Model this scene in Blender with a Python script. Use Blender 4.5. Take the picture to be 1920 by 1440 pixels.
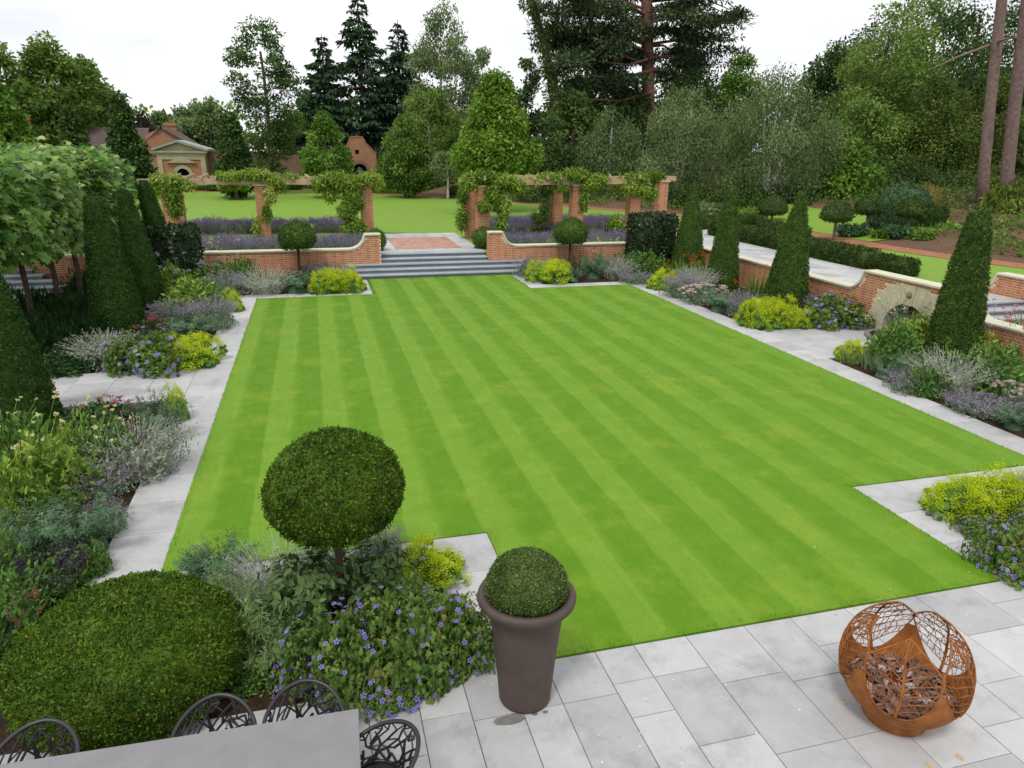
import bpy, math, random
import numpy as np
from mathutils import Matrix, Vector

rng = np.random.default_rng(7)
random.seed(7)
for o in list(bpy.data.objects):
    bpy.data.objects.remove(o)
scene = bpy.context.scene
C = scene.collection

# ---------------------------------------------------------------- camera, sky, sun, exposure
FPX, PITCH, ROLL, YAW = 1342.0, math.radians(18.21), math.radians(0.70), math.radians(15.2)
EYE = np.array([0.0, 0.0, 5.0])
cF = np.array([math.sin(YAW) * math.cos(PITCH), math.cos(YAW) * math.cos(PITCH), -math.sin(PITCH)])
_R = np.array([math.cos(YAW), -math.sin(YAW), 0.0]); _U = np.cross(_R, cF)
cR = _R * math.cos(ROLL) + _U * math.sin(ROLL)
cU = -_R * math.sin(ROLL) + _U * math.cos(ROLL)
cam = bpy.data.cameras.new('camera')
cam.sensor_width = 36.0; cam.lens = FPX / 1920 * 36.0; cam.clip_end = 2000; cam.clip_start = 0.05
co = bpy.data.objects.new('camera', cam); C.objects.link(co)
M = Matrix.Identity(4)
for i in range(3):
    M[i][0], M[i][1], M[i][2], M[i][3] = cR[i], cU[i], -cF[i], EYE[i]
co.matrix_world = M
scene.camera = co

SUN_EL, SUN_AZ = math.radians(58), math.radians(215)      # high, veiled sun behind the camera to the left
w = bpy.data.worlds.new('World'); scene.world = w; w.use_nodes = True
nt = w.node_tree; nt.nodes.clear()
out = nt.nodes.new('ShaderNodeOutputWorld'); bg = nt.nodes.new('ShaderNodeBackground')
sky = nt.nodes.new('ShaderNodeTexSky'); sky.sky_type = 'NISHITA'; sky.sun_disc = False
sky.sun_elevation = SUN_EL; sky.sun_rotation = SUN_AZ
tc = nt.nodes.new('ShaderNodeTexCoord'); mp = nt.nodes.new('ShaderNodeMapping')
mp.inputs['Scale'].default_value = (1.6, 1.6, 5.0)
nz = nt.nodes.new('ShaderNodeTexNoise'); nz.inputs['Scale'].default_value = 2.2; nz.inputs['Detail'].default_value = 6
rp = nt.nodes.new('ShaderNodeValToRGB')
rp.color_ramp.elements[0].position = 0.36; rp.color_ramp.elements[0].color = (7.7, 7.9, 8.4, 1)
rp.color_ramp.elements[1].position = 0.60; rp.color_ramp.elements[1].color = (10.4, 10.4, 10.4, 1)
mx = nt.nodes.new('ShaderNodeMixRGB'); mx.inputs[0].default_value = 0.9
nt.links.new(tc.outputs['Generated'], mp.inputs[0]); nt.links.new(mp.outputs[0], nz.inputs['Vector'])
nt.links.new(nz.outputs['Fac'], rp.inputs[0]); nt.links.new(sky.outputs[0], mx.inputs[1]); nt.links.new(rp.outputs[0], mx.inputs[2])
nt.links.new(mx.outputs[0], bg.inputs[0]); bg.inputs[1].default_value = 0.1
nt.links.new(bg.outputs[0], out.inputs[0])
sl = bpy.data.lights.new('sun', 'SUN'); sl.energy = 1.5; sl.angle = math.radians(11); sl.color = (1.0, 0.96, 0.9)
so = bpy.data.objects.new('sun', sl); C.objects.link(so)
_d = Vector((math.sin(SUN_AZ) * math.cos(SUN_EL), math.cos(SUN_AZ) * math.cos(SUN_EL), math.sin(SUN_EL)))
so.rotation_euler = _d.to_track_quat('Z', 'Y').to_euler(); so.location = (0, 0, 40)
vs = scene.view_settings
vs.view_transform = 'Standard'; vs.look = 'None'; vs.exposure = 0.26; vs.gamma = 1.0; vs.use_curve_mapping = False
scene.cycles.max_bounces = 6; scene.cycles.diffuse_bounces = 3; scene.cycles.transmission_bounces = 3
scene.cycles.transparent_max_bounces = 4; scene.cycles.glossy_bounces = 2

# ---------------------------------------------------------------- helpers
def ray(px, py):
    return cF * FPX + (px - 960) * cR - (py - 720) * cU
def G(px, py, z=0.0):
    d = ray(px, py); return EYE + d * ((z - EYE[2]) / d[2])
def atX(px, py, X):
    d = ray(px, py); return EYE + d * ((X - EYE[0]) / d[0])
def atY(px, py, Y):
    d = ray(px, py); return EYE + d * ((Y - EYE[1]) / d[1])
def depth(p):
    return float((np.asarray(p, float) - EYE) @ cF)

def unit(a):
    a = np.asarray(a, float); n = np.linalg.norm(a, axis=-1, keepdims=True); return a / np.maximum(n, 1e-9)

class Geo:
    """collects polygons; build() links them as one mesh object"""
    def __init__(s): s.V = []; s.F = []; s.T = []; s.n = 0
    def add(s, V, F, tint=0.5):
        V = np.asarray(V, float).reshape(-1, 3); F = np.asarray(F, int)
        s.V.append(V); s.F.append(F + s.n)
        s.T.append(np.full(len(V), tint, float) if np.isscalar(tint) else np.asarray(tint, float)); s.n += len(V); return s
    def box(s, x0, x1, y0, y1, z0, z1, tint=0.5):
        V = [(x, y, z) for z in (z0, z1) for y in (y0, y1) for x in (x0, x1)]
        return s.add(V, [(0, 2, 3, 1), (4, 5, 7, 6), (0, 1, 5, 4), (2, 6, 7, 3), (0, 4, 6, 2), (1, 3, 7, 5)], tint)
    def tube(s, P, r, k=6, tint=0.5, cap=True):
        P = np.asarray(P, float); n = len(P); r = np.full(n, r, float) if np.isscalar(r) else np.asarray(r, float)
        T = unit(np.gradient(P, axis=0)); ref = np.array([0.0, 0, 1]) if abs(T[0][2]) < .9 else np.array([1.0, 0, 0])
        B = unit(np.cross(T, ref)); N = np.cross(B, T)
        a = np.arange(k) * 2 * math.pi / k
        V = P[:, None] + r[:, None, None] * (np.cos(a)[None, :, None] * B[:, None] + np.sin(a)[None, :, None] * N[:, None])
        F = [(i * k + j, i * k + (j + 1) % k, (i + 1) * k + (j + 1) % k, (i + 1) * k + j) for i in range(n - 1) for j in range(k)]
        s.add(V, F, tint)
        if cap:
            b = s.n - n * k
            s.F.append(np.array([[b + (n - 1) * k + j for j in range(k)]])); s.F.append(np.array([[b + k - 1 - j for j in range(k)]]))
        return s
    def lathe(s, prof, k=24, c=(0, 0), tint=0.5):
        prof = np.asarray(prof, float); a = np.arange(k) * 2 * math.pi / k
        V = np.stack([c[0] + prof[:, :1] * np.cos(a), c[1] + prof[:, :1] * np.sin(a), np.repeat(prof[:, 1:2], k, 1)], -1)
        F = [(i * k + j, i * k + (j + 1) % k, (i + 1) * k + (j + 1) % k, (i + 1) * k + j) for i in range(len(prof) - 1) for j in range(k)]
        return s.add(V, F, tint)
    def prism(s, poly, z0, z1, tint=0.5):
        n = len(poly); V = [(x, y, z0) for x, y in poly] + [(x, y, z1) for x, y in poly]
        s.add(V, [(i, (i + 1) % n, n + (i + 1) % n, n + i) for i in range(n)], tint); b = s.n - 2 * n
        s.F.append(np.array([[b + n + i for i in range(n)]])); s.F.append(np.array([[b + n - 1 - i for i in range(n)]])); return s
    def scatter(s, tmpl, P, D, N, L, W=1.0, tint=0.5):
        TV, TF = tmpl; P = np.asarray(P, float); n = len(P)
        if n == 0: return s
        D = unit(np.broadcast_to(D, P.shape)); N = np.broadcast_to(N, P.shape)
        B = unit(np.cross(D, N) + 1e-6); N = np.cross(B, D)
        L = np.broadcast_to(L, (n,))[:, None, None]; W = np.broadcast_to(W, (n,))[:, None, None]
        V = P[:, None] + L * (W * TV[None, :, 0:1] * B[:, None] + TV[None, :, 1:2] * D[:, None] + W * TV[None, :, 2:3] * N[:, None])
        m = len(TV); off = (np.arange(n) * m)[:, None, None]
        t = np.repeat(np.broadcast_to(tint, (n,)), m)
        for f in TF:
            f = np.asarray(f)
            s.F.append((f[None] + off).reshape(-1, f.shape[1]) + s.n)
        s.V.append(V.reshape(-1, 3)); s.T.append(t.astype(float)); s.n += n * m; return s
    def mesh(s, name, mat, smooth=False):
        me = bpy.data.meshes.new(name)
        V = np.concatenate(s.V); T = np.concatenate(s.T)
        me.vertices.add(len(V)); me.vertices.foreach_set('co', V.astype(np.float32).ravel())
        sizes = np.concatenate([np.full(len(f), f.shape[1]) for f in s.F if len(f)]); loops = np.concatenate([f.ravel() for f in s.F if len(f)])
        me.loops.add(len(loops)); me.loops.foreach_set('vertex_index', loops.astype(np.int32))
        me.polygons.add(len(sizes)); st = np.concatenate([[0], np.cumsum(sizes)[:-1]])
        me.polygons.foreach_set('loop_start', st.astype(np.int32)); me.polygons.foreach_set('loop_total', sizes.astype(np.int32))
        soft = smooth or name in ('trunk', 'limb', 'stem', 'foliage', 'flowers', 'flower', 'crown', 'ivy', 'leaf', 'grass', 'woodland', 'seat', 'seat_ring', 'leg', 'backrest_lattice', 'leaf_frame', 'leaf_vein', 'urn', 'spout_boss', 'statue_plinth')
        me.polygons.foreach_set('use_smooth', np.full(len(sizes), soft, bool))
        at = me.attributes.new('tint', 'FLOAT', 'POINT'); at.data.foreach_set('value', T.astype(np.float32))
        me.update(calc_edges=True); me.validate()
        if mat: me.materials.append(mat)
        return me
    def build(s, name, mat, parent=None, smooth=False, loc=None):
        return obj(name, s.mesh(name, mat, smooth), parent, loc)

def obj(name, me, parent=None, loc=None, rz=0.0, scale=None):
    o = bpy.data.objects.new(name, me); C.objects.link(o)
    if parent: o.parent = parent
    if loc is not None: o.location = tuple(float(v) for v in loc)
    if rz: o.rotation_euler = (0, 0, rz)
    if scale is not None: o.scale = scale
    return o
def tag(o, label=None, cat=None, group=None, kind=None):
    if label: o['label'] = label
    if cat: o['category'] = cat
    if group: o['group'] = group
    if kind: o['kind'] = kind
    return o
def empty(name, loc, label, cat, group=None, rz=0.0):
    o = bpy.data.objects.new(name, None); C.objects.link(o); o.empty_display_size = .2
    o.location = tuple(float(v) for v in loc); o.rotation_euler = (0, 0, rz)
    return tag(o, label, cat, group)
def struct(o, label=None):
    o['kind'] = 'structure'
    if label: o['label'] = label
    return o

# leaf templates: x side, y along, z out of the leaf
DIAMOND = (np.array([(0, 0, 0), (.5, .45, .12), (0, 1, 0), (-.5, .45, .12)], float), [[(0, 1, 2, 3)]])
TRI = (np.array([(-.5, 0, 0), (.5, 0, 0), (0, 1, 0)], float), [[(0, 1, 2)]])
LANCE = (np.array([(0, 0, 0), (.5, .3, .1), (.32, .7, .02), (0, 1, -.1), (-.32, .7, .02), (-.5, .3, .1), (0, .5, 0)], float), [[(0, 1, 2, 6), (6, 2, 3, 4), (0, 6, 4, 5)]])
OVAL = (np.array([(0, 0, 0), (.4, .25, .1), (.5, .55, .12), (0, 1, -.06), (-.5, .55, .12), (-.4, .25, .1), (0, .5, -.02)], float), [[(0, 1, 2, 6), (0, 6, 4, 5)], [(6, 2, 3), (6, 3, 4)]])
_a = np.radians([-90, -40, -8, 14, 32, 58, 90, 122, 148, 166, 188, 220]); _r = np.array([.1, .46, .24, .64, .30, .44, .70, .44, .30, .64, .24, .46])
LOBED = (np.concatenate([[(0, .32, 0.05)], np.stack([_r * np.cos(_a), .32 + _r * np.sin(_a), -.18 * _r], 1)]), [[(0, i, i % 12 + 1) for i in range(1, 13)]])
_a = np.arange(8) * math.pi / 4
ROUND = (np.concatenate([[(0, .5, -.08)], np.stack([.5 * np.cos(_a) * (1 - .12 * (np.arange(8) % 2)), .5 + .5 * np.sin(_a) * (1 - .12 * (np.arange(8) % 2)), 0 * _a], 1)]), [[(0, i, i % 8 + 1) for i in range(1, 9)]])
_fl = []
for i in range(5):
    a = i * 2 * math.pi / 5
    for rr, da in ((.06, 0), (.42, -.42), (.52, 0), (.42, .42)): _fl.append((rr * math.sin(a + da), .5 + rr * math.cos(a + da), .1 * rr))
FLOWER = (np.array(_fl), [[tuple(range(4 * i, 4 * i + 4)) for i in range(5)]])

# ---------------------------------------------------------------- materials
def new_mat(name):
    m = bpy.data.materials.new(name); m.use_nodes = True; n = m.node_tree
    return m, n, n.nodes['Principled BSDF']
def N(n, t, **k):
    x = n.nodes.new(t)
    for a, b in k.items(): setattr(x, a, b)
    return x
def ramp(n, stops, src):
    r = N(n, 'ShaderNodeValToRGB'); e = r.color_ramp.elements
    while len(e) < len(stops): e.new(.5)
    for q, (p, c) in zip(e, stops): q.position = p; q.color = (*c, 1)
    n.links.new(src, r.inputs[0]); return r.outputs[0]
def noise(n, scale, detail=4, rough=.6, vec=None, space='pos'):
    t = N(n, 'ShaderNodeTexNoise'); t.inputs['Scale'].default_value = scale; t.inputs['Detail'].default_value = detail; t.inputs['Roughness'].default_value = rough
    if vec is None:
        vec = N(n, 'ShaderNodeNewGeometry').outputs['Position'] if space == 'pos' else N(n, 'ShaderNodeTexCoord').outputs['Object']
    n.links.new(vec, t.inputs['Vector']); return t.outputs['Fac']
def math_(n, op, a, b=None, c=None):
    x = N(n, 'ShaderNodeMath', operation=op)
    for i, v in enumerate((a, b, c)):
        if v is None: continue
        if isinstance(v, (int, float)): x.inputs[i].default_value = v
        else: n.links.new(v, x.inputs[i])
    return x.outputs[0]
def mixc(n, f, a, b, mode='MIX'):
    x = N(n, 'ShaderNodeMixRGB', blend_type=mode)
    for i, v in enumerate((f, a, b)):
        if isinstance(v, (int, float)): x.inputs[i].default_value = v
        elif isinstance(v, tuple): x.inputs[i].default_value = (*v, 1)
        else: n.links.new(v, x.inputs[i])
    return x.outputs[0]
def bump(n, p, h, strength=.3, dist=.01):
    b = N(n, 'ShaderNodeBump'); b.inputs['Strength'].default_value = strength; b.inputs['Distance'].default_value = dist
    n.links.new(h, b.inputs['Height']); n.links.new(b.outputs[0], p.inputs['Normal'])

MATS = {}
def leafmat(name, dark, light, accent=None, trans=.25, rough=.55, spec=.12, patch=1.2):
    """leaf colours run from old to young growth by leaf; accent is a small share of off-colour leaves"""
    if name in MATS: return MATS[name]
    m, n, p = new_mat(name)
    at = N(n, 'ShaderNodeAttribute', attribute_name='tint').outputs['Fac']
    oi = N(n, 'ShaderNodeObjectInfo').outputs['Random']
    f = math_(n, 'ADD', at, math_(n, 'MULTIPLY', math_(n, 'SUBTRACT', noise(n, patch, 3), .5), .8))
    f = math_(n, 'ADD', f, math_(n, 'MULTIPLY', math_(n, 'SUBTRACT', oi, .5), .15))
    st = [(.1, dark), (.85, light)]
    if accent: st += [(.97, accent)]
    c = ramp(n, st, f)
    n.links.new(c, p.inputs['Base Color']); p.inputs['Roughness'].default_value = rough; p.inputs['Specular IOR Level'].default_value = spec
    tr = N(n, 'ShaderNodeBsdfTranslucent'); n.links.new(c, tr.inputs[0])
    ms = N(n, 'ShaderNodeMixShader'); ms.inputs[0].default_value = trans
    n.links.new(p.outputs[0], ms.inputs[1]); n.links.new(tr.outputs[0], ms.inputs[2])
    n.links.new(ms.outputs[0], n.nodes['Material Output'].inputs[0]); MATS[name] = m; return m
def plain(name, c1, c2, scale=8, rough=.7, spec=.3, bs=.2, bd=.01, detail=5, metal=0.0, space='pos'):
    if name in MATS: return MATS[name]
    m, n, p = new_mat(name); f = noise(n, scale, detail, .65, space=space)
    n.links.new(ramp(n, [(.3, c1), (.7, c2)], f), p.inputs['Base Color']); p.inputs['Roughness'].default_value = rough
    p.inputs['Specular IOR Level'].default_value = spec; p.inputs['Metallic'].default_value = metal
    if bs: bump(n, p, noise(n, scale * 4, 4, space=space), bs, bd)
    MATS[name] = m; return m

def lawn_mat(name, stripes):
    m, n, p = new_mat(name)
    pos = N(n, 'ShaderNodeNewGeometry').outputs['Position']; xyz = N(n, 'ShaderNodeSeparateXYZ'); n.links.new(pos, xyz.inputs[0])
    big = noise(n, .55, 4, .6); mid = noise(n, 2.3, 4, .6); fine = noise(n, 60, 3, .7)
    st = N(n, 'ShaderNodeMapping'); st.inputs['Scale'].default_value = (18, 1.2, 1); n.links.new(pos, st.inputs[0])
    streak = noise(n, 1.0, 3, .6, st.outputs[0])
    if stripes:
        xx = math_(n, 'ADD', xyz.outputs[0], math_(n, 'MULTIPLY', math_(n, 'SUBTRACT', noise(n, 1.3, 5, .75), .5), .16))
        t = math_(n, 'FRACT', math_(n, 'DIVIDE', math_(n, 'ADD', xx, 21.79), 1.03))        # 0 where a light pass begins; sheen of leaning blades painted as colour
        def sm(lo, hi):
            q = N(n, 'ShaderNodeMapRange', interpolation_type='SMOOTHSTEP'); n.links.new(t, q.inputs[0]); q.inputs[1].default_value = lo; q.inputs[2].default_value = hi
            return q.outputs[0]
        s = math_(n, 'SUBTRACT', math_(n, 'MULTIPLY', sm(0, .06), 1.0), sm(.36, .63))
        s = math_(n, 'SUBTRACT', math_(n, 'MULTIPLY', s, 2), 1)
        far = N(n, 'ShaderNodeMapRange'); n.links.new(xyz.outputs[0], far.inputs[0]); far.inputs[1].default_value = 1; far.inputs[2].default_value = 11; far.inputs[3].default_value = 1.0; far.inputs[4].default_value = .42  # painted stripe sheen weakens towards the right
        amp = math_(n, 'MULTIPLY', math_(n, 'ADD', .05, math_(n, 'MULTIPLY', big, .135)), far.outputs[0])
        base = math_(n, 'ADD', .5, math_(n, 'MULTIPLY', s, amp))
        tr = math_(n, 'MULTIPLY', math_(n, 'LESS_THAN', math_(n, 'ABSOLUTE', math_(n, 'SUBTRACT', t, .43)), .035), math_(n, 'MULTIPLY', math_(n, 'GREATER_THAN', noise(n, .35, 3, .6), .52), .08))
        base = math_(n, 'ADD', base, tr)
    else:
        base = math_(n, 'ADD', .45, math_(n, 'MULTIPLY', math_(n, 'SUBTRACT', streak, .5), .3))
    base = math_(n, 'ADD', base, math_(n, 'MULTIPLY', math_(n, 'SUBTRACT', mid, .5), .35))
    base = math_(n, 'ADD', base, math_(n, 'MULTIPLY', math_(n, 'SUBTRACT', fine, .5), .28))
    base = math_(n, 'ADD', base, math_(n, 'MULTIPLY', math_(n, 'SUBTRACT', streak, .5), .16))
    at = N(n, 'ShaderNodeAttribute', attribute_name='tint').outputs['Fac']
    base = math_(n, 'ADD', base, math_(n, 'MULTIPLY', math_(n, 'SUBTRACT', at, .5), .2))
    c = ramp(n, [(.05, (.066, .168, .005)), (.40, (.100, .222, .009)), (.72, (.168, .296, .030)), (.98, (.30, .38, .08))], base)
    dry = math_(n, 'MULTIPLY', math_(n, 'MAXIMUM', math_(n, 'SUBTRACT', noise(n, .9, 5, .7), .52), 0), 2.8)
    c = mixc(n, math_(n, 'MINIMUM', dry, .5), c, (.235, .315, .026))
    n.links.new(c, p.inputs['Base Color']); p.inputs['Roughness'].default_value = .75; p.inputs['Specular IOR Level'].default_value = .15
    bump(n, p, noise(n, 130, 3, .7), .25, .012); return m

def slab_mat(name, lo, hi, wear):
    m, n, p = new_mat(name); oi = N(n, 'ShaderNodeObjectInfo').outputs['Random']
    at = N(n, 'ShaderNodeAttribute', attribute_name='tint').outputs['Fac']
    r = math_(n, 'FRACT', math_(n, 'ADD', oi, at))
    f = math_(n, 'ADD', math_(n, 'MULTIPLY', r, .36), math_(n, 'MULTIPLY', noise(n, 3.1, 8, .72), .66))
    c = ramp(n, [(.2, lo), (.75, hi)], f)
    sp = noise(n, 170, 2, .8); c = mixc(n, math_(n, 'MULTIPLY', math_(n, 'GREATER_THAN', sp, .66), .35), c, tuple(min(1, v * 1.5) for v in hi))
    c = mixc(n, math_(n, 'MULTIPLY', math_(n, 'LESS_THAN', sp, .36), .3), c, tuple(v * .6 for v in lo))
    st = math_(n, 'MINIMUM', math_(n, 'MULTIPLY', math_(n, 'MAXIMUM', math_(n, 'SUBTRACT', noise(n, 1.1, 6, .7), .52), 0), 3.0 * wear), .45)
    c = mixc(n, st, c, tuple(v * .55 for v in lo))
    n.links.new(c, p.inputs['Base Color']); p.inputs['Roughness'].default_value = .7; p.inputs['Specular IOR Level'].default_value = .3
    bump(n, p, noise(n, 60, 4, .7), .25, .004); return m

def brick_mat():
    m, n, p = new_mat('red_brick'); oi = N(n, 'ShaderNodeObjectInfo').outputs['Random']
    at = N(n, 'ShaderNodeAttribute', attribute_name='tint').outputs['Fac']
    r = math_(n, 'FRACT', math_(n, 'ADD', oi, at))
    c = ramp(n, [(.0, (.30, .095, .040)), (.25, (.43, .150, .056)), (.5, (.50, .195, .078)), (.75, (.38, .120, .050)), (.93, (.52, .235, .11)), (1, (.20, .075, .055))], r)
    c = mixc(n, .35, c, ramp(n, [(.3, (.31, .105, .046)), (.7, (.50, .205, .095))], noise(n, 24, 5, .7)))
    n.links.new(c, p.inputs['Base Color']); p.inputs['Roughness'].default_value = .85; bump(n, p, noise(n, 90, 4, .7), .4, .004); return m

LAWN = lawn_mat('mown_lawn', True); UPLAWN = lawn_mat('upper_grass', False)
_r = [x for x in UPLAWN.node_tree.nodes if x.type == 'VALTORGB'][0].color_ramp.elements
for e_, c_ in zip(_r, ((.105, .215, .022), (.165, .290, .034), (.240, .360, .060), (.34, .42, .11))): e_.color = (*c_, 1)
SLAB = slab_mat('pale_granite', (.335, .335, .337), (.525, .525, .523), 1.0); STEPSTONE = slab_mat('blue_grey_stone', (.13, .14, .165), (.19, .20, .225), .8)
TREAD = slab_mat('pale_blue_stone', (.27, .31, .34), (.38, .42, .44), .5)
BRICK = brick_mat(); MORTAR = plain('lime_mortar', (.58, .46, .33), (.74, .62, .46), 30, .9, .1, .3, .004)
STONE = plain('buff_limestone', (.46, .42, .29), (.54, .50, .36), 5, .8, .2, .25, .006)
COPING = plain('pale_coping_stone', (.52, .50, .36), (.66, .63, .50), 4, .75, .2, .2, .004)
SOIL = plain('dark_soil', (.030, .019, .012), (.075, .048, .030), 9, .95, .1, 1.0, .05)
MULCH = plain('bark_mulch', (.10, .060, .036), (.20, .125, .080), 6, .95, .1, 1.0, .05)
BRICKPATH = plain('brick_path_red', (.26, .11, .06), (.38, .18, .10), 3, .9, .1, .3, .01)
BED = plain('joint_sand', (.08, .075, .07), (.13, .12, .11), 20, .95, .1, .2)
TIMBER = plain('oak_timber', (.36, .25, .15), (.52, .40, .26), 6, .7, .2, .3, .004)
BARK = plain('tree_bark', (.055, .040, .030), (.14, .11, .085), 7, .95, .1, .9, .03)
PINEBARK = plain('pine_bark', (.15, .095, .085), (.30, .215, .195), 5, .95, .1, 1.0, .06)
REDBARK = plain('red_bark', (.11, .055, .040), (.22, .12, .09), 4, .95, .1, 1.0, .06)
BIRCHBARK = plain('birch_bark', (.30, .28, .25), (.66, .64, .60), 3.5, .8, .2, .3, .01)
STEM = plain('green_stem', (.06, .10, .03), (.12, .17, .05), 20, .8, .2, 0)
WOODY = plain('woody_stem', (.045, .028, .018), (.10, .065, .042), 25, .9, .1, .6, .01)
POT = plain('brown_terracotta', (.066, .048, .040), (.092, .068, .057), 6, .6, .3, .15, .003)
TABLE = plain('grey_table_top', (.205, .198, .205), (.240, .232, .240), 5, .55, .35, .06, .002)
CHAIR = plain('chair_black', (.014, .012, .015), (.024, .020, .024), 8, .38, .5, 0)
RUST = plain('rusted_steel', (.19, .065, .019), (.39, .150, .042), 7, .85, .2, .35, .004, 8, space='obj')
RUSTDARK = plain('dark_rust', (.10, .035, .022), (.20, .075, .035), 9, .85, .2, .3, .003, 8, space='obj')
CHIP = plain('slate_chip', (.09, .052, .044), (.30, .22, .20), 14, .8, .25, .5, .01)
TILE = plain('roof_tile', (.085, .065, .055), (.15, .12, .105), 3, .85, .2, .5, .03)
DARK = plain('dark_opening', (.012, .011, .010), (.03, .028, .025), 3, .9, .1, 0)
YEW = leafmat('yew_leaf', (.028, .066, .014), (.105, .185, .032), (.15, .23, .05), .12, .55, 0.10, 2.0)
YEWFRONT = leafmat('yew_leaf_yellow_green', (.020, .052, .006), (.125, .210, .020), None, .14, .5, .1, 2.5)  # yellower green leaf of the front yew ball and dome
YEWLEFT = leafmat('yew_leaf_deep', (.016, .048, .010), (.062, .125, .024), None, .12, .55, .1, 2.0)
BOX = leafmat('box_leaf', (.034, .066, .016), (.175, .250, .060), (.34, .42, .13), .12, .45, 0.17, 5)
HORN = leafmat('glossy_hedge_leaf', (.012, .030, .010), (.050, .085, .032), (.16, .20, .10), .15, .35, 0.25, 3)

# ---------------------------------------------------------------- ground
def sheet(name, poly, z, mat, label=None):
    g = Geo(); g.add([(x, y, z) for x, y in poly], [tuple(range(len(poly)))]); return struct(g.build(name, mat), label)
def rect(x0, x1, y0, y1): return [(x0, y0), (x1, y0), (x1, y1), (x0, y1)]

struct(Geo().box(-400, 400, -60, 30.2, -.6, -.06).build('ground', SOIL), 'dark soil under the lower garden')
LX0, LX1, LY0, LY1 = -2.135, 11.66, 8.455, 25.65
EX0, EX1, EX2, EX3 = 1.80, 7.66, 1.97, 7.86      # steps end, patio end
LYB, LYF = 28.735, 5.815
lawn_poly = [(LX0, LY0), (EX2, LY0), (EX2, LYF), (EX3, LYF), (EX3, LY0), (LX1, LY0), (LX1, LY1), (EX1, LY1), (EX1, LYB), (EX0, LYB), (EX0, LY1), (LX0, LY1)]
g = Geo(); g.prism(lawn_poly, -.05, .012); lawn = struct(g.build('lawn', LAWN), 'striped lower lawn')
def in_lawn(x, y, e=0.0):
    return ((x > LX0 - e) & (x < LX1 + e) & (y > LY0 - e) & (y < LY1 + e)) | ((x > EX2 - e) & (x < EX3 + e) & (y > LYF - e) & (y < 10)) | ((x > EX0 - e) & (x < EX1 + e) & (y > 20) & (y < LYB + e))
# short mown blades, denser towards the house
NB = 230000
yy = 5.7 * np.power(28.8 / 5.7, rng.random(NB)); xx = rng.uniform(LX0 - .05, LX1 + .05, NB)
k = in_lawn(xx, yy, .012) & (~in_lawn(xx, yy, -.07) | (rng.random(NB) < .45)); xx, yy = xx[k], yy[k]; n_ = len(xx)
lean = np.where(((xx + 21.79) / 1.03) % 1 < .5, 1.0, -1.0)
D = np.stack([rng.normal(0, .45, n_), .5 * lean + rng.normal(0, .4, n_), np.full(n_, .8)], 1)
hgt = rng.uniform(.014, .034, n_) * (1 + .02 * yy) * np.where(in_lawn(xx, yy, -.07), .75, 1.15)
g = Geo(); g.scatter(TRI, np.stack([xx, yy, np.full(n_, .006)], 1), D, rng.normal(0, .5, (n_, 3)) + [0, 0, 1], hgt, .18 + .012 * yy, np.clip(rng.normal(.5, .25, n_), 0, 1))
tag(g.build('grass', LAWN), 'short mown grass of the striped lawn', 'grass', kind='stuff')

def slabs(name, rects, z, mat, label=None, gap=.007, thick=.05, base=True, tilt=True):
    """paving: a bedding sheet with one object per slab"""
    g = Geo()
    for x0, x1, y0, y1 in rects: g.add([(x0, y0, z - .02), (x1, y0, z - .02), (x1, y1, z - .02), (x0, y1, z - .02)], [(0, 1, 2, 3)])
    root = struct(g.build(name, BED), label); cache = {}
    for x0, x1, y0, y1 in rects:
        sx, sy = round(x1 - x0 - gap, 3), round(y1 - y0 - gap, 3)
        if (sx, sy) not in cache:
            b = .004; q = Geo()
            V = [(a * (sx / 2 - i), c * (sy / 2 - i), h) for i, h in ((0, -thick), (0, -b), (b, 0)) for a, c in ((-1, -1), (1, -1), (1, 1), (-1, 1))]
            q.add(V, [(4 * l + j, 4 * l + (j + 1) % 4, 4 * l + 4 + (j + 1) % 4, 4 * l + 4 + j) for l in (0, 1) for j in range(4)] + [(8, 9, 10, 11)])
            cache[(sx, sy)] = q.mesh('slab', mat)
        obj('slab', cache[(sx, sy)], root, ((x0 + x1) / 2, (y0 + y1) / 2, z + random.uniform(-.0015, .0015)))
    return root
def run(a, b, step):
    n = max(1, round((b - a) / step)); return [(a + (b - a) * i / n, a + (b - a) * (i + 1) / n) for i in range(n)]
# patio: columns of staggered slabs running away from the house
cols = [-5.6, -4.9, -4.3, -3.7, -3.05, -2.35, -1.75, -1.1, -.45, .15, .62, 1.08, 1.55, 1.95, 2.51, 2.95, 3.56, 4.27, 4.86, 5.59, 6.06, 6.57, 7.36, 7.86, 8.5, 9.1, 9.7, 10.4]
R_ = []
for i in range(len(cols) - 1):
    y = 5.8; first = True
    if cols[i] < 1.5: y = 5.8
    while y > 2.0:
        h = random.choice([.45, .6, .75, .9]) if not first else random.choice([.35, .5, .62, .75, .9])
        R_.append((cols[i], cols[i + 1], max(y - h, 1.9), y)); y -= h; first = False
slabs('patio', R_, 0.0, SLAB, 'pale grey granite patio by the house')
R_ = [(-2.92, LX0 - .003, a, b) for a, b in run(7.65, LY1 + .72, .92)]
slabs('left_path', R_, 0.0, SLAB, 'pale stone edging path along the left of the lawn')
R_ = [(a, b, LY1 + .003, LY1 + .70) for a, b in run(LX0 - .003, EX0, .9)] + [(EX0 - .72, EX0 - .003, a, b) for a, b in run(LY1 + .70, LYB - .05, .8)]
R_ += [(a, b, LY1 + .003, LY1 + .70) for a, b in run(EX1, LX1 + .75, .9)] + [(EX1 + .003, EX1 + .72, a, b) for a, b in run(LY1 + .70, LYB - .05, .8)]
slabs('back_path', R_, 0.0, SLAB, 'pale stone edging before the steps')
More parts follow.
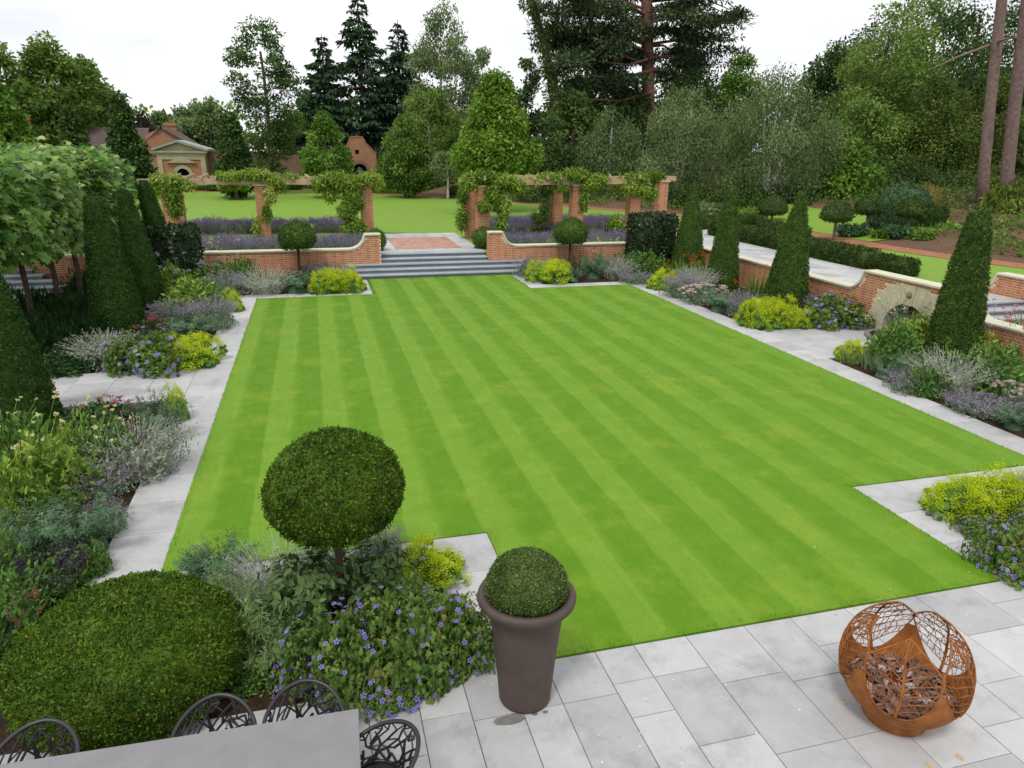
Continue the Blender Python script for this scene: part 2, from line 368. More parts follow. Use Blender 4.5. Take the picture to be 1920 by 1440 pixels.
R_ = [(LX1 + .003, LX1 + .75, a, b) for a, b in run(7.65, LY1, .92)]
slabs('right_path', R_, 0.0, SLAB, 'pale stone edging path along the right of the lawn')
R_ = [(a, b, LY0 - .80, LY0 - .003) for a, b in run(LX0, EX2 - .78, .9)] + [(EX2 - .78, EX2 - .003, a, b) for a, b in run(5.8, LY0 - .003, .77)]
R_ += [(a, b, LY0 - .80, LY0 - .003) for a, b in run(EX3 + .80, LX1, .9)] + [(EX3 + .003, EX3 + .80, a, b) for a, b in run(5.8, LY0 - .003, .88)]
slabs('front_path', R_, 0.0, SLAB, 'pale stone edging between the lawn and the house beds')
R_ = [(x0, x1, y0, y1) for x0, x1 in run(-7.0, -2.92, .8) for y0, y1 in run(15.25, 17.6, .8)]
R_ += [(x0, x1, y0, y1) for x0, x1 in run(LX1 + .75, 15.85, .85) for y0, y1 in run(14.9, 17.9, .75)]
slabs('cross_path', R_, 0.0, SLAB, 'pale stone cross path running to the arched wall')
# bed soil, slightly heaped
def heap(name, x0, x1, y0, y1, h=.07, mat=SOIL, z=0.0, label=None):
    nx, ny = max(4, int((x1 - x0) / .3)), max(4, int((y1 - y0) / .3))
    X, Y = np.meshgrid(np.linspace(x0, x1, nx), np.linspace(y0, y1, ny)); E = np.minimum(np.minimum(X - x0, x1 - X), np.minimum(Y - y0, y1 - Y))
    Z = z - .03 + np.minimum(E / .35, 1) * h + rng.normal(0, .012, X.shape)
    F = [(j * nx + i, j * nx + i + 1, (j + 1) * nx + i + 1, (j + 1) * nx + i) for j in range(ny - 1) for i in range(nx - 1)]
    return struct(Geo().add(np.stack([X, Y, Z], -1), F).build(name, mat, smooth=True), label)
for b in [(-9, -2.93, 6.2, 15.24), (-12, -2.93, 17.61, 26.2), (-8.6, EX0 - .73, LY1 + .71, 30.0), (EX1 + .73, 15.8, LY1 + .71, 30.0), (LX1 + .76, 15.9, 17.91, LY1 + 1),
          (LX1 + .76, 15.9, 8.3, 14.89), (-7, EX2 - .79, 5.83, 7.64), (EX3 + .81, 14, 5.83, 7.64)]:
    heap('soil_bed', *b, label='dark soil of a planted border')

# ---------------------------------------------------------------- upper terrace
TZ = .75
g = Geo(); g.prism([(-400, 30.21), (2.49, 30.21), (2.49, 30.7), (7.03, 30.7), (7.03, 30.21), (16.22, 30.21), (16.22, 17.02), (21.3, 17.02), (21.3, -40), (400, -40), (400, 500), (-400, 500)], -.5, TZ - .012)
struct(g.build('terrain', UPLAWN), 'upper lawn reaching back to the trees')

# bricks ----------------------------------------------------------
def brick_mesh(l, d=.004, h=.062):
    g = Geo(); b = .0025
    V = [(a * (l / 2 - i), -dd, c * (h / 2 - i)) for i, dd in ((0, -.03), (0, d - b), (b, d)) for a, c in ((-1, -1), (1, -1), (1, 1), (-1, 1))]
    g.add(V, [(4 * k + j, 4 * k + (j + 1) % 4, 4 * k + 4 + (j + 1) % 4, 4 * k + 4 + j) for k in (0, 1) for j in range(4)] + [(8, 9, 10, 11)], 0.0)
    return g
STRETCH, HEADER = brick_mesh(.211), brick_mesh(.0985)
ME_STR, ME_HEAD = STRETCH.mesh('brick', BRICK), HEADER.mesh('brick', BRICK)
def flemish(L, z0, z1, keep=None):
    """(centre, z, length) of the bricks of a Flemish bond face of length L"""
    res = []; k = 0; z = z0 + .0325
    while z + .0325 <= z1 + .02:
        x = -.11 * (k % 2) - (.05 if k % 2 else 0)
        t = k % 2
        while x < L:
            l = .1025 if t else .215
            a, b = max(x, 0), min(x + l, L)
            if b - a > .05:
                if keep is None or keep((a + b) / 2, z, b - a): res.append(((a + b) / 2, z, b - a))
                elif b - a > .15:
                    for q in (a, (a + b) / 2 + .005):
                        if keep(q + (b - a) / 4, z, (b - a) / 2 - .005): res.append((q + (b - a) / 4, z, (b - a) / 2 - .005))
            x += l + .01; t = 1 - t
        z += .075; k += 1
    return res
def lay_bricks(parent, items, limit, name='brickwork'):
    """items: (point, outward angle, length). The largest in view are objects, the rest one mesh"""
    par = np.array(parent.location)
    items = sorted(items, key=lambda t: np.linalg.norm(np.asarray(t[0]) - EYE)); rest = Geo()
    for i, (p, rz, l) in enumerate(items):
        if i < limit:
            me = ME_STR if l > .16 else ME_HEAD
            o = obj('brick', me, parent, np.asarray(p) - par, rz); o.scale = (l / (.215 if l > .16 else .1025), 1, 1)
        else:
            src = STRETCH if l > .16 else HEADER; V = src.V[0] * [l / (.215 if l > .16 else .1025), 1, 1]
            c, s_ = math.cos(rz), math.sin(rz); V = np.stack([V[:, 0] * c - V[:, 1] * s_, V[:, 0] * s_ + V[:, 1] * c, V[:, 2]], 1) + p - par
            rest.add(V, src.F[0], random.random()); rest.F.append(src.F[0][:0])
    if rest.n: tag(rest.build(name, BRICK, parent), kind='stuff')

def coping_strip(g, path, width, th=.075, over=.0):
    """stone coping swept along (s, z) points; s along the wall, made in local x"""
    P = np.asarray(path, float); n = len(P); T = unit(np.gradient(P, axis=0)); Nn = np.stack([-T[:, 1], T[:, 0]], 1)
    V = []
    for i in range(n):
        for dy, dn in ((-width / 2 + .02, 0), (-width / 2, .02), (-width / 2, th - .012), (-width / 2 + .012, th), (width / 2 - .012, th), (width / 2, th - .012), (width / 2, .02), (width / 2 - .02, 0)):
            V.append((P[i, 0] + Nn[i, 0] * dn, dy, P[i, 1] + Nn[i, 1] * dn))
    F = [(i * 8 + j, i * 8 + (j + 1) % 8, (i + 1) * 8 + (j + 1) % 8, (i + 1) * 8 + j) for i in range(n - 1) for j in range(8)]
    g.add(V, F); b = g.n - n * 8
    g.F.append(np.array([[b + j for j in range(7, -1, -1)]])); g.F.append(np.array([[b + (n - 1) * 8 + j for j in range(8)]]))
def swoop(s0, z0, s1, z1, n=9):
    """quarter-circle sweep rising from the low coping (s0,z0) up to (s1,z1)"""
    a = np.linspace(0, math.pi / 2, n); return [(s0 + (s1 - s0) * math.sin(t), z1 + (z0 - z1) * math.cos(t)) for t in a]

LOWC, HIGHC = 1.0, 1.58           # underside of the copings
def wall_profile(path):
    xs = [p[0] for p in path]; zs = [p[1] for p in path]
    return lambda s: float(np.interp(s, xs, zs))
def brick_wall(name, origin, rz, path, thick, label, z0=-.05, limit=300, hole=None, face=True, copew=None, ends=(), zbase=None):
    """a wall in local x from 0 to L; face towards local -y. path: coping underside (s, z)"""
    root = empty(name, origin, label, 'wall', rz=rz)
    top = wall_profile(path); L = path[-1][0]
    core = Geo(); S = sorted(set(list(np.linspace(0, L, max(2, int(L / .1)))) + [p[0] for p in path]))
    for a, b in zip(S[:-1], S[1:]):
        lo_a = lo_b = z0
        if hole: lo_a, lo_b = max(z0, hole(a)), max(z0, hole(b))
        V = [(a, 0, lo_a), (b, 0, lo_b), (b, thick, lo_b), (a, thick, lo_a), (a, 0, top(a) + .02), (b, 0, top(b) + .02), (b, thick, top(b) + .02), (a, thick, top(a) + .02)]
        core.add(V, [(0, 1, 5, 4), (2, 3, 7, 6), (4, 5, 6, 7), (0, 3, 2, 1)])
    for s in (0, L):
        core.add([(s, 0, z0), (s, thick, z0), (s, thick, top(s)), (s, 0, top(s))], [(0, 1, 2, 3)])
    core.build('mortar_core', MORTAR, root)
    cg = Geo(); n = len(path)
    coping_strip(cg, path, copew or thick + .12); ob = cg.build('coping', COPING, root); ob.location = (0, thick / 2, 0)
    c, s_ = math.cos(rz), math.sin(rz)
    W = lambda x, y, z: np.array([origin[0] + x * c - y * s_, origin[1] + x * s_ + y * c, origin[2] + z])
    items = []
    for x, z, l in flemish(L, zbase if zbase is not None else z0, 2.2, lambda x, z, l: z + .03 < min(top(x - l / 2), top(x + l / 2)) + .005 and not (hole and blocked(x, z, l))):
        items.append((W(x, 0, z), 0.0, l))
    e_items = []
    for end in ends:
        xx_, ang = (L, math.pi / 2) if end == 'L' else (0, -math.pi / 2)
        for y, z, l in flemish(thick, zbase if zbase is not None else z0, top(xx_)):
            e_items.append((W(xx_, y, z), ang, l))
    # local frames: subtract origin and unrotate through the parent
    loc = [(np.array([(p - np.array(origin)) @ [c, s_, 0], (p - np.array(origin)) @ [-s_, c, 0], p[2] - origin[2]]), a, l, p) for p, a, l in items + e_items]
    loc.sort(key=lambda t: np.linalg.norm(t[3] - EYE)); rest = Geo()
    for i, (p, a, l, _) in enumerate(loc):
        big = l > .16; src, me, full = (STRETCH, ME_STR, .215) if big else (HEADER, ME_HEAD, .1025)
        if i < limit:
            o = obj('brick', me, root, p, a); o.scale = (l / full, 1, 1)
        else:
            V = src.V[0] * [l / full, 1, 1]; ca, sa = math.cos(a), math.sin(a)
            rest.add(np.stack([V[:, 0] * ca - V[:, 1] * sa, V[:, 0] * sa + V[:, 1] * ca, V[:, 2]], 1) + p, src.F[0], random.random())
            rest.F.append(src.F[1] - 0 if False else np.array([[8, 9, 10, 11]]) + rest.n - 12)
    if rest.n: tag(rest.build('brickwork', BRICK, root), kind='stuff')
    return root
def blocked(x, z, l):
    hole_out.z = z; return hole_out(x, l) > 0
# far wall, either side of the steps
WY = 29.9
PX0, PX1, QX0, QX1 = 1.72, 2.50, 7.02, 7.80
Lw = PX1 + 16
path = [(0, LOWC), (Lw - .78 - .55, LOWC)] + swoop(Lw - .78 - .55, LOWC, Lw - .62, HIGHC)[1:] + [(Lw + .05, HIGHC)]
path[-1] = (Lw, HIGHC)
brick_wall('garden_wall', (PX1 - Lw, WY, 0), 0, path, .33, 'low red brick wall with swept pale coping left of the broad steps', limit=300, ends=('L',), zbase=0)
Lr = 15.85 - QX0
path = [(0, HIGHC), (.62, HIGHC)] + [(.78 + .55 - (s - 0), z) for s, z in []]
sw = swoop(.78 + .55, LOWC, .62, HIGHC); path = [(0, HIGHC)] + sw[::-1] + [(Lr, LOWC)]
brick_wall('garden_wall', (QX0, WY, 0), 0, path, .33, 'low red brick wall with swept pale coping right of the broad steps', limit=300, ends=('0',), zbase=0)
# arch wall along the right border: local x runs towards the camera (-y world), face towards -x
WX = 15.9; AC = 29.9 - 16.2
HA, HB = AC - 1.85, AC + 1.85
La = 29.9 - 9.0
pathA = [(0, LOWC)] + swoop(HA - .62, LOWC, HA, HIGHC)[0:] + swoop(HB + .62, LOWC, HB, HIGHC)[::-1] + [(La, LOWC)]
AR, AZ = .86, .12
def arch_hole(s):
    d = s - AC
    return AZ + math.sqrt(max(AR * AR - d * d, 0)) if abs(d) < AR else -9
VOUS = []; nv = 11
for i in range(nv):
    a0, a1 = math.pi * i / nv + .0025, math.pi * (i + 1) / nv - .0025; key = i == nv // 2
    ri, ro = AR - (.03 if key else .01), 1.40
    q0, q1, o0, o1 = [(AC + r * math.cos(t), AZ + r * math.sin(t)) for r, t in ((ri, a0), (ri, a1), (ro, a0), (ro, a1))]
    if key: poly = [q0, o0, o1, q1]
    else: poly = [q0, o0, (o0[0], o1[1]) if o0[1] < o1[1] else (o1[0], o0[1]), o1, q1]
    VOUS.append((poly, key))
def in_poly(x, z, poly):
    c = False
    for (xa, za), (xb, zb) in zip(poly, poly[1:] + poly[:1]):
        if (za > z) != (zb > z) and x < (xb - xa) * (z - za) / (zb - za) + xa: c = not c
    return c
def hole_out(x, l):
    return 99 if any(in_poly(x + k * (l / 2 - .012), hole_out.z + dz, p) for p, _ in VOUS for k in (-1, -.4, 0, .4, 1) for dz in (-.02, .02)) or math.hypot(abs(x - AC), max(hole_out.z - AZ, 0)) < AR + .05 or (AR - .06 < abs(x - AC) < AR + .62 and hole_out.z < AZ) else -9
aw = brick_wall('arched_wall', (WX, 29.9, 0), -math.pi / 2, pathA, .36, 'red brick wall with a pale stone arch and raised coping on the right', limit=300, hole=arch_hole, zbase=0)
aw.rotation_euler = (0, 0, -math.pi / 2)
# voussoirs: wedge stones with stepped outer ends
for poly, key in VOUS:
    g = Geo(); proud = .035 if key else .014; n_ = len(poly); V = [(x, -proud, z) for x, z in poly] + [(x, .30, z) for x, z in poly]
    g.add(V, [(j, (j + 1) % n_, n_ + (j + 1) % n_, n_ + j) for j in range(n_)])
    g.F.append(np.array([list(range(n_))])); g.F.append(np.array([list(range(2 * n_ - 1, n_ - 1, -1))])); g.build('arch_stone', STONE, aw)
g = Geo()        # carved boss with water spout on the keystone
g.lathe([(0.0, 0), (.09, 0), (.10, .02), (.075, .05), (.05, .07), (0, .08)], 14)
b = g.build('spout_boss', plain('boss_bronze', (.16, .11, .08), (.30, .21, .15), 20), aw); b.rotation_euler = (math.pi / 2, 0, 0); b.location = (AC, -.045, AZ + AR + .26)
for s in (-1, 1):
    Geo().box(AC + s * (AR - .06), AC + s * (AR + .62), -.03, .3, -.05, AZ).build('arch_springer', STONE, aw)
g = Geo(); g.box(AC - 1.1, AC + 1.1, .30, .34, -.05, 1.1); g.build('niche_back', plain('dark_brick', (.055, .04, .03), (.10, .07, .05), 8), aw)  # back of the niche in a dark brown brick tone
# little half-round pool at the foot of the arch
pool = empty('pool', (WX - .02, 16.2, 0), 'half round dark pool at the foot of the stone arch', 'pool')
a = np.linspace(math.pi / 2, math.pi * 1.5, 20); ro, ri = .98, .84
V = [(r * math.cos(t), r * math.sin(t), z) for r, z in ((ro, -.02), (ro, .06), (ri, .06), (ri, -.02)) for t in a]; n_ = 20
Geo().add(V, [(k * n_ + j, k * n_ + j + 1, (k + 1) * n_ + j + 1, (k + 1) * n_ + j) for k in range(3) for j in range(n_ - 1)]).build('rim', plain('dark_rim_stone', (.16, .15, .16), (.24, .22, .23), 9), pool)
wm, wn, wp = new_mat('dark_water'); wp.inputs['Base Color'].default_value = (.012, .016, .012, 1); wp.inputs['Roughness'].default_value = .08; bump(wn, wp, noise(wn, 6, 2), .08, .01)
Geo().add([(ri * math.cos(t), ri * math.sin(t), .03) for t in a], [tuple(range(n_))]).build('water', wm, pool)

# broad steps
st = empty('stone_steps', (4.75, LYB, 0), 'broad flight of five blue grey stone steps up to the upper lawn', 'steps')
TR = .42
for i in range(5):
    z = .15 * (i + 1); y0 = i * TR
    if i < 3: x0, x1 = -3.62 + (.0 if i == 0 else -.25 + .0), 4.35 if i == 0 else 4.55
    else: x0, x1 = PX1 - 4.75 + .01, QX0 - 4.75 - .01
    if i == 0: x0, x1 = -3.3, 4.05
    if i == 1: x0, x1 = -3.65, 4.25
    if i == 2: x0, x1 = -3.72, 3.95
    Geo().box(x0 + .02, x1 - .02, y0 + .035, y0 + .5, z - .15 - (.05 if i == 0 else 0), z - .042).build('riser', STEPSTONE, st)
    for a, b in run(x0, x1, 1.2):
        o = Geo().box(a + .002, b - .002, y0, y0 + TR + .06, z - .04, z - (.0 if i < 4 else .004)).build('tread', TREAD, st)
# landing with its brick panel
LB = LYB + 4 * TR + .48; R_ = []
for y0, y1 in run(LB, 37.8, .85):
    for x0, x1 in run(2.56, 7.02, .75):
        if not (y0 > LB + .75 and y1 < 36.2 and x0 > 3.2 and x1 < 6.4): R_.append((x0, x1, y0, y1))
        
slabs('landing', R_, TZ + .004, SLAB, 'pale stone landing at the top of the steps')
ys = [r for r in run(LB, 37.8, .85) if r[0] > LB + .75 and r[1] < 36.2]; xs = [r for r in run(2.56, 7.02, .75) if r[0] > 3.2 and r[1] < 6.4]
bx0, bx1, by0, by1 = xs[0][0], xs[-1][1], ys[0][0], ys[-1][1]
pv = Geo()
for i, (a, b) in enumerate(run(by0, by1, .11)):
    for c, d in run(bx0 - .1 * (i % 2), bx1, .22): pv.box(max(c, bx0) + .004, d - .004, a + .004, b - .004, TZ - .03, TZ + .004, random.random())
bp = struct(Geo().add([(bx0, by0, TZ - .006), (bx1, by0, TZ - .006), (bx1, by1, TZ - .006), (bx0, by1, TZ - .006)], [(0, 1, 2, 3)]).build('brick_paving', plain('sandy_joint', (.35, .27, .22), (.46, .37, .30), 20)), 'pinkish brick panel set in the landing')
PAVER = leafmat('pink_paver', (.36, .20, .15), (.50, .32, .25), None, 0, .85, .1, 3)
tag(pv.build('paver', PAVER, bp), kind='stuff')
# steps on the far left, behind the trees
st2 = empty('stone_steps', (-10.4, 28.45, 0), 'flight of stone steps half hidden behind the pleached trees', 'steps')
for i in range(4):
    z = .15 * (i + 1); y0 = i * .42; x1 = 1.55 - .42 * i
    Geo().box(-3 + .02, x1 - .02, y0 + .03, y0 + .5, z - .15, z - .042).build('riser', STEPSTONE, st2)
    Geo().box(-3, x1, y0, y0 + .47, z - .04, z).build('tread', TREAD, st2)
slabs('lower_paving', [(x0, x1, y0, y1) for x0, x1 in run(-13.6, -8.75, .8) for y0, y1 in run(24.6, 28.4, .8)], .035, SLAB, 'pale paving before the steps behind the trees')

# right terrace: paved walk, far wall, steps
slabs('upper_walk', [(x0, x1, y0, y1) for x0, x1 in run(16.32, 20.15, .95) for y0, y1 in run(17.2, 37.0, .9)] + [(20.15, 20.85, a, b) for a, b in run(17.2, 18.5, .65)] + [(x0, x1, y0, y1) for x0, x1 in run(20.15, 24.5, .95) for y0, y1 in run(35.2, 37, .9)], TZ + .004, SLAB, 'pale paved walk on the terrace above the arch wall')
wb = [(0, .33)] + swoop(.05, .10, .62, .58) + [(9.5, .58)]
wb = swoop(0, .02, .62, .60) + [(9.5, .60)]
brick_wall('garden_wall', (20.9, 18.6, TZ), -math.pi / 2, wb, .34, 'second brick wall with swept pale coping behind the tall right cone', limit=120, zbase=0, z0=-.8)
st3 = empty('stone_steps', (18.5, 17.2, 0), 'dark stone steps going down between the two walls on the right', 'steps')
for i in range(5):
    z = TZ - .15 * i
    Geo().box(-2.1, 2.3, -.42 * (i + 1) + .03, -.42 * i + (.2 if i == 0 else 0), z - .6, z - .042).build('riser', STEPSTONE, st3)
    Geo().box(-2.12, 2.32, -.42 * (i + 1), -.42 * i + .03, z - .04, z + .006).build('tread', SLAB, st3)

slabs('lower_paving', [(x0, x1, y0, y1) for x0, x1 in run(16.32, 20.85, .9) for y0, y1 in run(10.5, 15.2, .8)], .004, SLAB, 'pale paving at the foot of the steps between the two right walls')
# curved brick path at the foot of the trees (upper lawn edge)
def strip(name, pts, w0, z, mat, label):
    P = np.array([(*G(px, py, TZ)[:2],) for px, py in pts]) if not hasattr(pts, 'shape') else pts
    d = np.linalg.norm(np.diff(P, axis=0), axis=1); s = np.concatenate([[0], np.cumsum(d)]); u = np.linspace(0, s[-1], 80)
    P = np.stack([np.interp(u, s, P[:, 0]), np.interp(u, s, P[:, 1])], 1)
    for _ in range(8): P[1:-1] = (P[:-2] + P[1:-1] * 2 + P[2:]) / 4
    T = unit(np.gradient(P, axis=0)); Nn = np.stack([-T[:, 1], T[:, 0]], 1); V = np.concatenate([np.c_[P + Nn * w0[0], np.full(80, z)], np.c_[P + Nn * w0[1], np.full(80, z)]])
    return struct(Geo().add(V, [(i, 80 + i, 81 + i, i + 1) for i in range(79)]).build(name, mat), label), P
pp = np.array([(-45, 76.5), (-20, 77), (-6, 76), (4, 74), (9, 69), (13.2, 62.5), (17.5, 57), (21, 52), (24.5, 46.5), (26.3, 40), (26.2, 34), (25.8, 30), (25.9, 26.6), (27.2, 22.5), (29.5, 17), (32, 10)], float)
strip('brick_path', pp, (-.7, .8), TZ + .004, BRICKPATH, 'red brick path curving round the upper lawn')
PBo, PB = strip('planting_bank', pp, (.8, .85), TZ + .001, MULCH, None); bpy.data.objects.remove(PBo)
# bank of bark mulch beyond the path, rising towards the wood
T = unit(np.gradient(PB, axis=0)); Nn = np.stack([T[:, 1], -T[:, 0]], 1) ; nr = 7; V = []
far = np.array([0, 1.2, 3, 6, 10, 16, 30, 60, 160]); hz_ = np.array([0, .12, .35, .7, 1.1, 1.5, 1.9, 2.4, 4.0]); nr = len(far)
sgn = 1.0 if (PB[60] + Nn[60])[0] > PB[60][0] else -1.0
for k in range(nr): V.append(np.c_[PB + sgn * Nn * (.8 + far[k]), np.full(80, TZ + hz_[k] - (.012 if k == 0 else 0)) + rng.normal(0, .03, 80) * (k > 0)])
BV = np.concatenate(V)
def bank_part(name, rows, cols_, mat, lab, dz=0.0):
    F = [(k * 80 + i, k * 80 + i + 1, (k + 1) * 80 + i + 1, (k + 1) * 80 + i) for k in rows for i in cols_]
    return struct(Geo().add(BV + [0, 0, dz], F).build(name, mat, smooth=True), lab)
bank_part('bank', range(0, 4), range(36, 79), MULCH, 'bark covered bank under the trees on the right')
bank_part('wood_floor', range(4, nr - 1), range(20, 79), SOIL, 'dark floor of the wood on the right')
iy = [i for i in range(36, 79) if 30.5 < PB[i][1] < 45]
bank_part('grass_glade', range(0, 3), iy, UPLAWN, 'patch of grass among the trees on the right', .035)
sheet('wood_floor', [(-400, 84), (60, 84), (60, 490), (-400, 490)], TZ + .02, SOIL, 'dark floor of the wood at the far end')
def bank_z(x, y):
    d = np.linalg.norm(PB - np.array([x, y]), axis=1).min() - .8; return float(TZ + np.interp(d, far, hz_))

#@@PART2
# ---------------------------------------------------------------- clipped topiary
def shell_leaves(g, P, Nr, size, wid, tint_sd=.22, tmpl=DIAMOND, lift=.5, depth_sd=.02, droop=0.0, ca=.30):
    """leaf sprigs standing out of a clipped surface"""
    n = len(P); j = rng.normal(0, 1, (n, 3)); D = unit(Nr * lift + j * .55 + np.array([0, 0, .25 - droop]))
    fq = .55 / size; clump = np.sin(P[:, 0] * fq + 2 * np.sin(P[:, 2] * fq * .8)) * np.sin(P[:, 1] * fq * .9 + P[:, 2] * fq * .7 + 1.5 * np.sin(P[:, 0] * fq * .6))
    P = P + Nr * (rng.normal(0, depth_sd, (n, 1)) + ca * size * clump[:, None])
    g.scatter(tmpl, P, D, unit(Nr + .6 * rng.normal(0, 1, (n, 3))), size * rng.uniform(.6, 1.3, n), wid, np.clip(rng.normal(.45, tint_sd, n) + .12 * clump, 0, 1))
def lathe_points(prof, n):
    prof = np.asarray(prof, float); seg = np.diff(prof, axis=0); L = np.linalg.norm(seg, axis=1); A = L * (prof[:-1, 0] + prof[1:, 0]) / 2 + 1e-6
    i = rng.choice(len(A), n, p=A / A.sum()); r0, r1 = prof[i, 0], prof[i + 1, 0]; u = rng.random(n)
    u = np.where(np.abs(r1 - r0) > 1e-4, (np.sqrt(r0 ** 2 + u * (r1 ** 2 - r0 ** 2)) - r0) / np.where(np.abs(r1 - r0) > 1e-4, r1 - r0, 1), u)
    r = r0 + u * (r1 - r0); z = prof[i, 1] + u * seg[i, 1]; a = rng.uniform(0, 2 * math.pi, n)
    nr = np.stack([-seg[i, 1], seg[i, 0]], 1) / np.maximum(L[i], 1e-9)[:, None]; nr = -nr if False else np.stack([np.abs(seg[i, 1]) / L[i], -seg[i, 0] * np.sign(seg[i, 1] + 1e-9) / L[i]], 1)
    return np.stack([r * np.cos(a), r * np.sin(a), z], 1), np.stack([nr[:, 0] * np.cos(a), nr[:, 0] * np.sin(a), nr[:, 1]], 1)
def core_lathe(g, prof, shrink, k=40, wob=.02):
    prof = np.asarray(prof, float).copy(); prof[:, 0] = np.maximum(prof[:, 0] - shrink, 0)
    g.lathe(prof, k); V = g.V[-1]; V += rng.normal(0, wob * .4, V.shape)
def bulge(prof, n=16):
    prof = np.asarray(prof, float); s = np.concatenate([[0], np.cumsum(np.linalg.norm(np.diff(prof, axis=0), axis=1))]); u = np.linspace(0, s[-1], n)
    return np.stack([np.interp(u, s, prof[:, 0]), np.interp(u, s, prof[:, 1])], 1)

def cone_mesh(nm, h, rb, rt, nl, mat, lean=0.0, flat=False):
    g = Geo(); pr = [(rb * .96, .02), (rb, .12)] + [(rb + (rt - rb) * t ** 1.02 + .035 * math.sin(t * math.pi), .1 + (h - .35) * t) for t in np.linspace(.05, 1, 12)]
    pr += [(rt * .93, h - .16), (rt * .7, h - .06), (rt * .38, h - .015), (0.0, h)]
    core_lathe(g, pr, .035); P, Nr = lathe_points(pr, nl); shell_leaves(g, P, Nr, .058, .5, depth_sd=.014, lift=.3)
    if lean:
        V = [v + np.stack([lean * v[:, 2] ** 2, 0 * v[:, 2], 0 * v[:, 2]], 1) for v in g.V]; g.V = V
    return g.mesh(nm, mat)
CONES = [   # x, y, height, base r, top r, lean, label
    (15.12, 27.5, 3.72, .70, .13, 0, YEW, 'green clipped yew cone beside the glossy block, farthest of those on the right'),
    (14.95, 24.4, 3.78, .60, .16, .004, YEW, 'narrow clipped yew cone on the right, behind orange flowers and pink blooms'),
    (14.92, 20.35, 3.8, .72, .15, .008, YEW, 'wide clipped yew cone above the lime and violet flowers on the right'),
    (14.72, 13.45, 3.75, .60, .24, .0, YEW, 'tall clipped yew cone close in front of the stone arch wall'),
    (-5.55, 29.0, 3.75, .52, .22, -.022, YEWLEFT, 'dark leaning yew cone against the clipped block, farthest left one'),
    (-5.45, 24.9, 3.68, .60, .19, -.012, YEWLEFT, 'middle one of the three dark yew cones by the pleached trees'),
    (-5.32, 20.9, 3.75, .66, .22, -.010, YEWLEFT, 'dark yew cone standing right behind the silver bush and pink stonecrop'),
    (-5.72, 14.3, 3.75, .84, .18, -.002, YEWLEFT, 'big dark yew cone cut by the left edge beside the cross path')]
for i, (x, y, h, rb, rt, ln, mt, lab) in enumerate(CONES):
    t = empty('yew_cone', (x, y, 0), lab, 'topiary', 'clipped yew cones along the borders')
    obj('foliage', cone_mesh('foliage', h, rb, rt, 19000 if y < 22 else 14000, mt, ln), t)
    Geo().tube([(0, 0, -.1), (0, 0, .3)], .07).build('trunk', WOODY, t)

def block_topiary(x, y, wx, wy, h, z, lab, mat, size, n, name='clipped_block', cat='topiary', rz=0):
    t = empty(name, (x, y, z), lab, cat, rz=rz); g = Geo(); e = .05
    g.box(-wx / 2 + e, wx / 2 - e, -wy / 2 + e, wy / 2 - e, 0, h - e)
    A = np.array([wy * h, wy * h, wx * h, wx * h, wx * wy]); f = rng.choice(5, n, p=A / A.sum()); u = rng.uniform(-.5, .5, n); v = rng.random(n); w_ = rng.uniform(-.5, .5, n)
    P = np.where((f < 2)[:, None], np.stack([np.where(f == 0, -wx / 2, wx / 2), u * wy, v * h], 1), np.where((f < 4)[:, None], np.stack([u * wx, np.where(f == 2, -wy / 2, wy / 2), v * h], 1), np.stack([u * wx, w_ * wy, np.full(n, h)], 1)))
    Nr = np.array([(-1, 0, 0), (1, 0, 0), (0, -1, 0), (0, 1, 0), (0, 0, 1)], float)[f]
    q = np.abs(P / np.array([wx / 2, wy / 2, h])); k = ((q > .93).sum(1) >= 2)[:, None]; P = np.where(k, P * [.965, .965, .975], P)
    shell_leaves(g, P, Nr, size, .6, depth_sd=.025); g.build('foliage', mat, t); return t
cl = G(334, 492); block_topiary(-5.0, 28.0 + .6, 1.5, 1.3, 2.15, 0, 'dark glossy clipped block at the back left border beside the leaning cone', HORN, .12, 5000)
block_topiary(14.05, 28.9, 1.75, 1.4, 2.35, 0, 'dark glossy clipped block at the back right border beside the yew cone', HORN, .12, 5500)

def ball_profile(R, zc, squash=.92, flat=-.62):
    a = np.linspace(math.asin(flat), math.pi / 2, 18); return [(0.02, zc + R * squash * flat)] + [(R * math.cos(t), zc + R * squash * math.sin(t)) for t in a]
def lollipop(loc, R, zc, lab, mat, n, size, tr, squash=.9, flat=-.62, name='ball_topiary', group=None, wid=.5, bark=WOODY):
    t = empty(name, loc, lab, 'topiary', group); g = Geo(); pr = ball_profile(R, zc, squash, flat)
    core_lathe(g, pr, size * .35, 40, .03); P, Nr = lathe_points(pr, n)
    P = P * (1 + .018 * np.sin(P[:, :1] * 5 / R * .5 + 1) * np.cos(P[:, 1:2] * 4 / R * .5)); shell_leaves(g, P, Nr, size, wid, depth_sd=size * .38, lift=.42, tint_sd=.26, ca=.5); g.build('foliage', mat, t)
    if tr:
        zt = zc + R * squash * flat
        Geo().tube([(.02, 0, -.1), (-.01, .01, zt * .5), (.01, 0, zt + .1)], [tr * 1.15, tr, tr], 10).build('trunk', bark, t)
        g = Geo()
        for k in range(6):
            a = k * 1.05; g.tube([(0, 0, zt - .12), (R * .3 * math.cos(a), R * .3 * math.sin(a), zt + .12), (R * .6 * math.cos(a), R * .6 * math.sin(a), zt + .3)], [tr * .6, tr * .4, tr * .2], 5)
        g.build('limb', bark, t)
    return t
def solve_ball(px, py, rpx, x=None, y=None):
    """centre of a ball seen at px,py whose foot is at world depth y"""
    p = atY(px, py, y); return p, rpx * depth(p) / FPX
p, r = solve_ball(627, 915, 125, y=7.0)
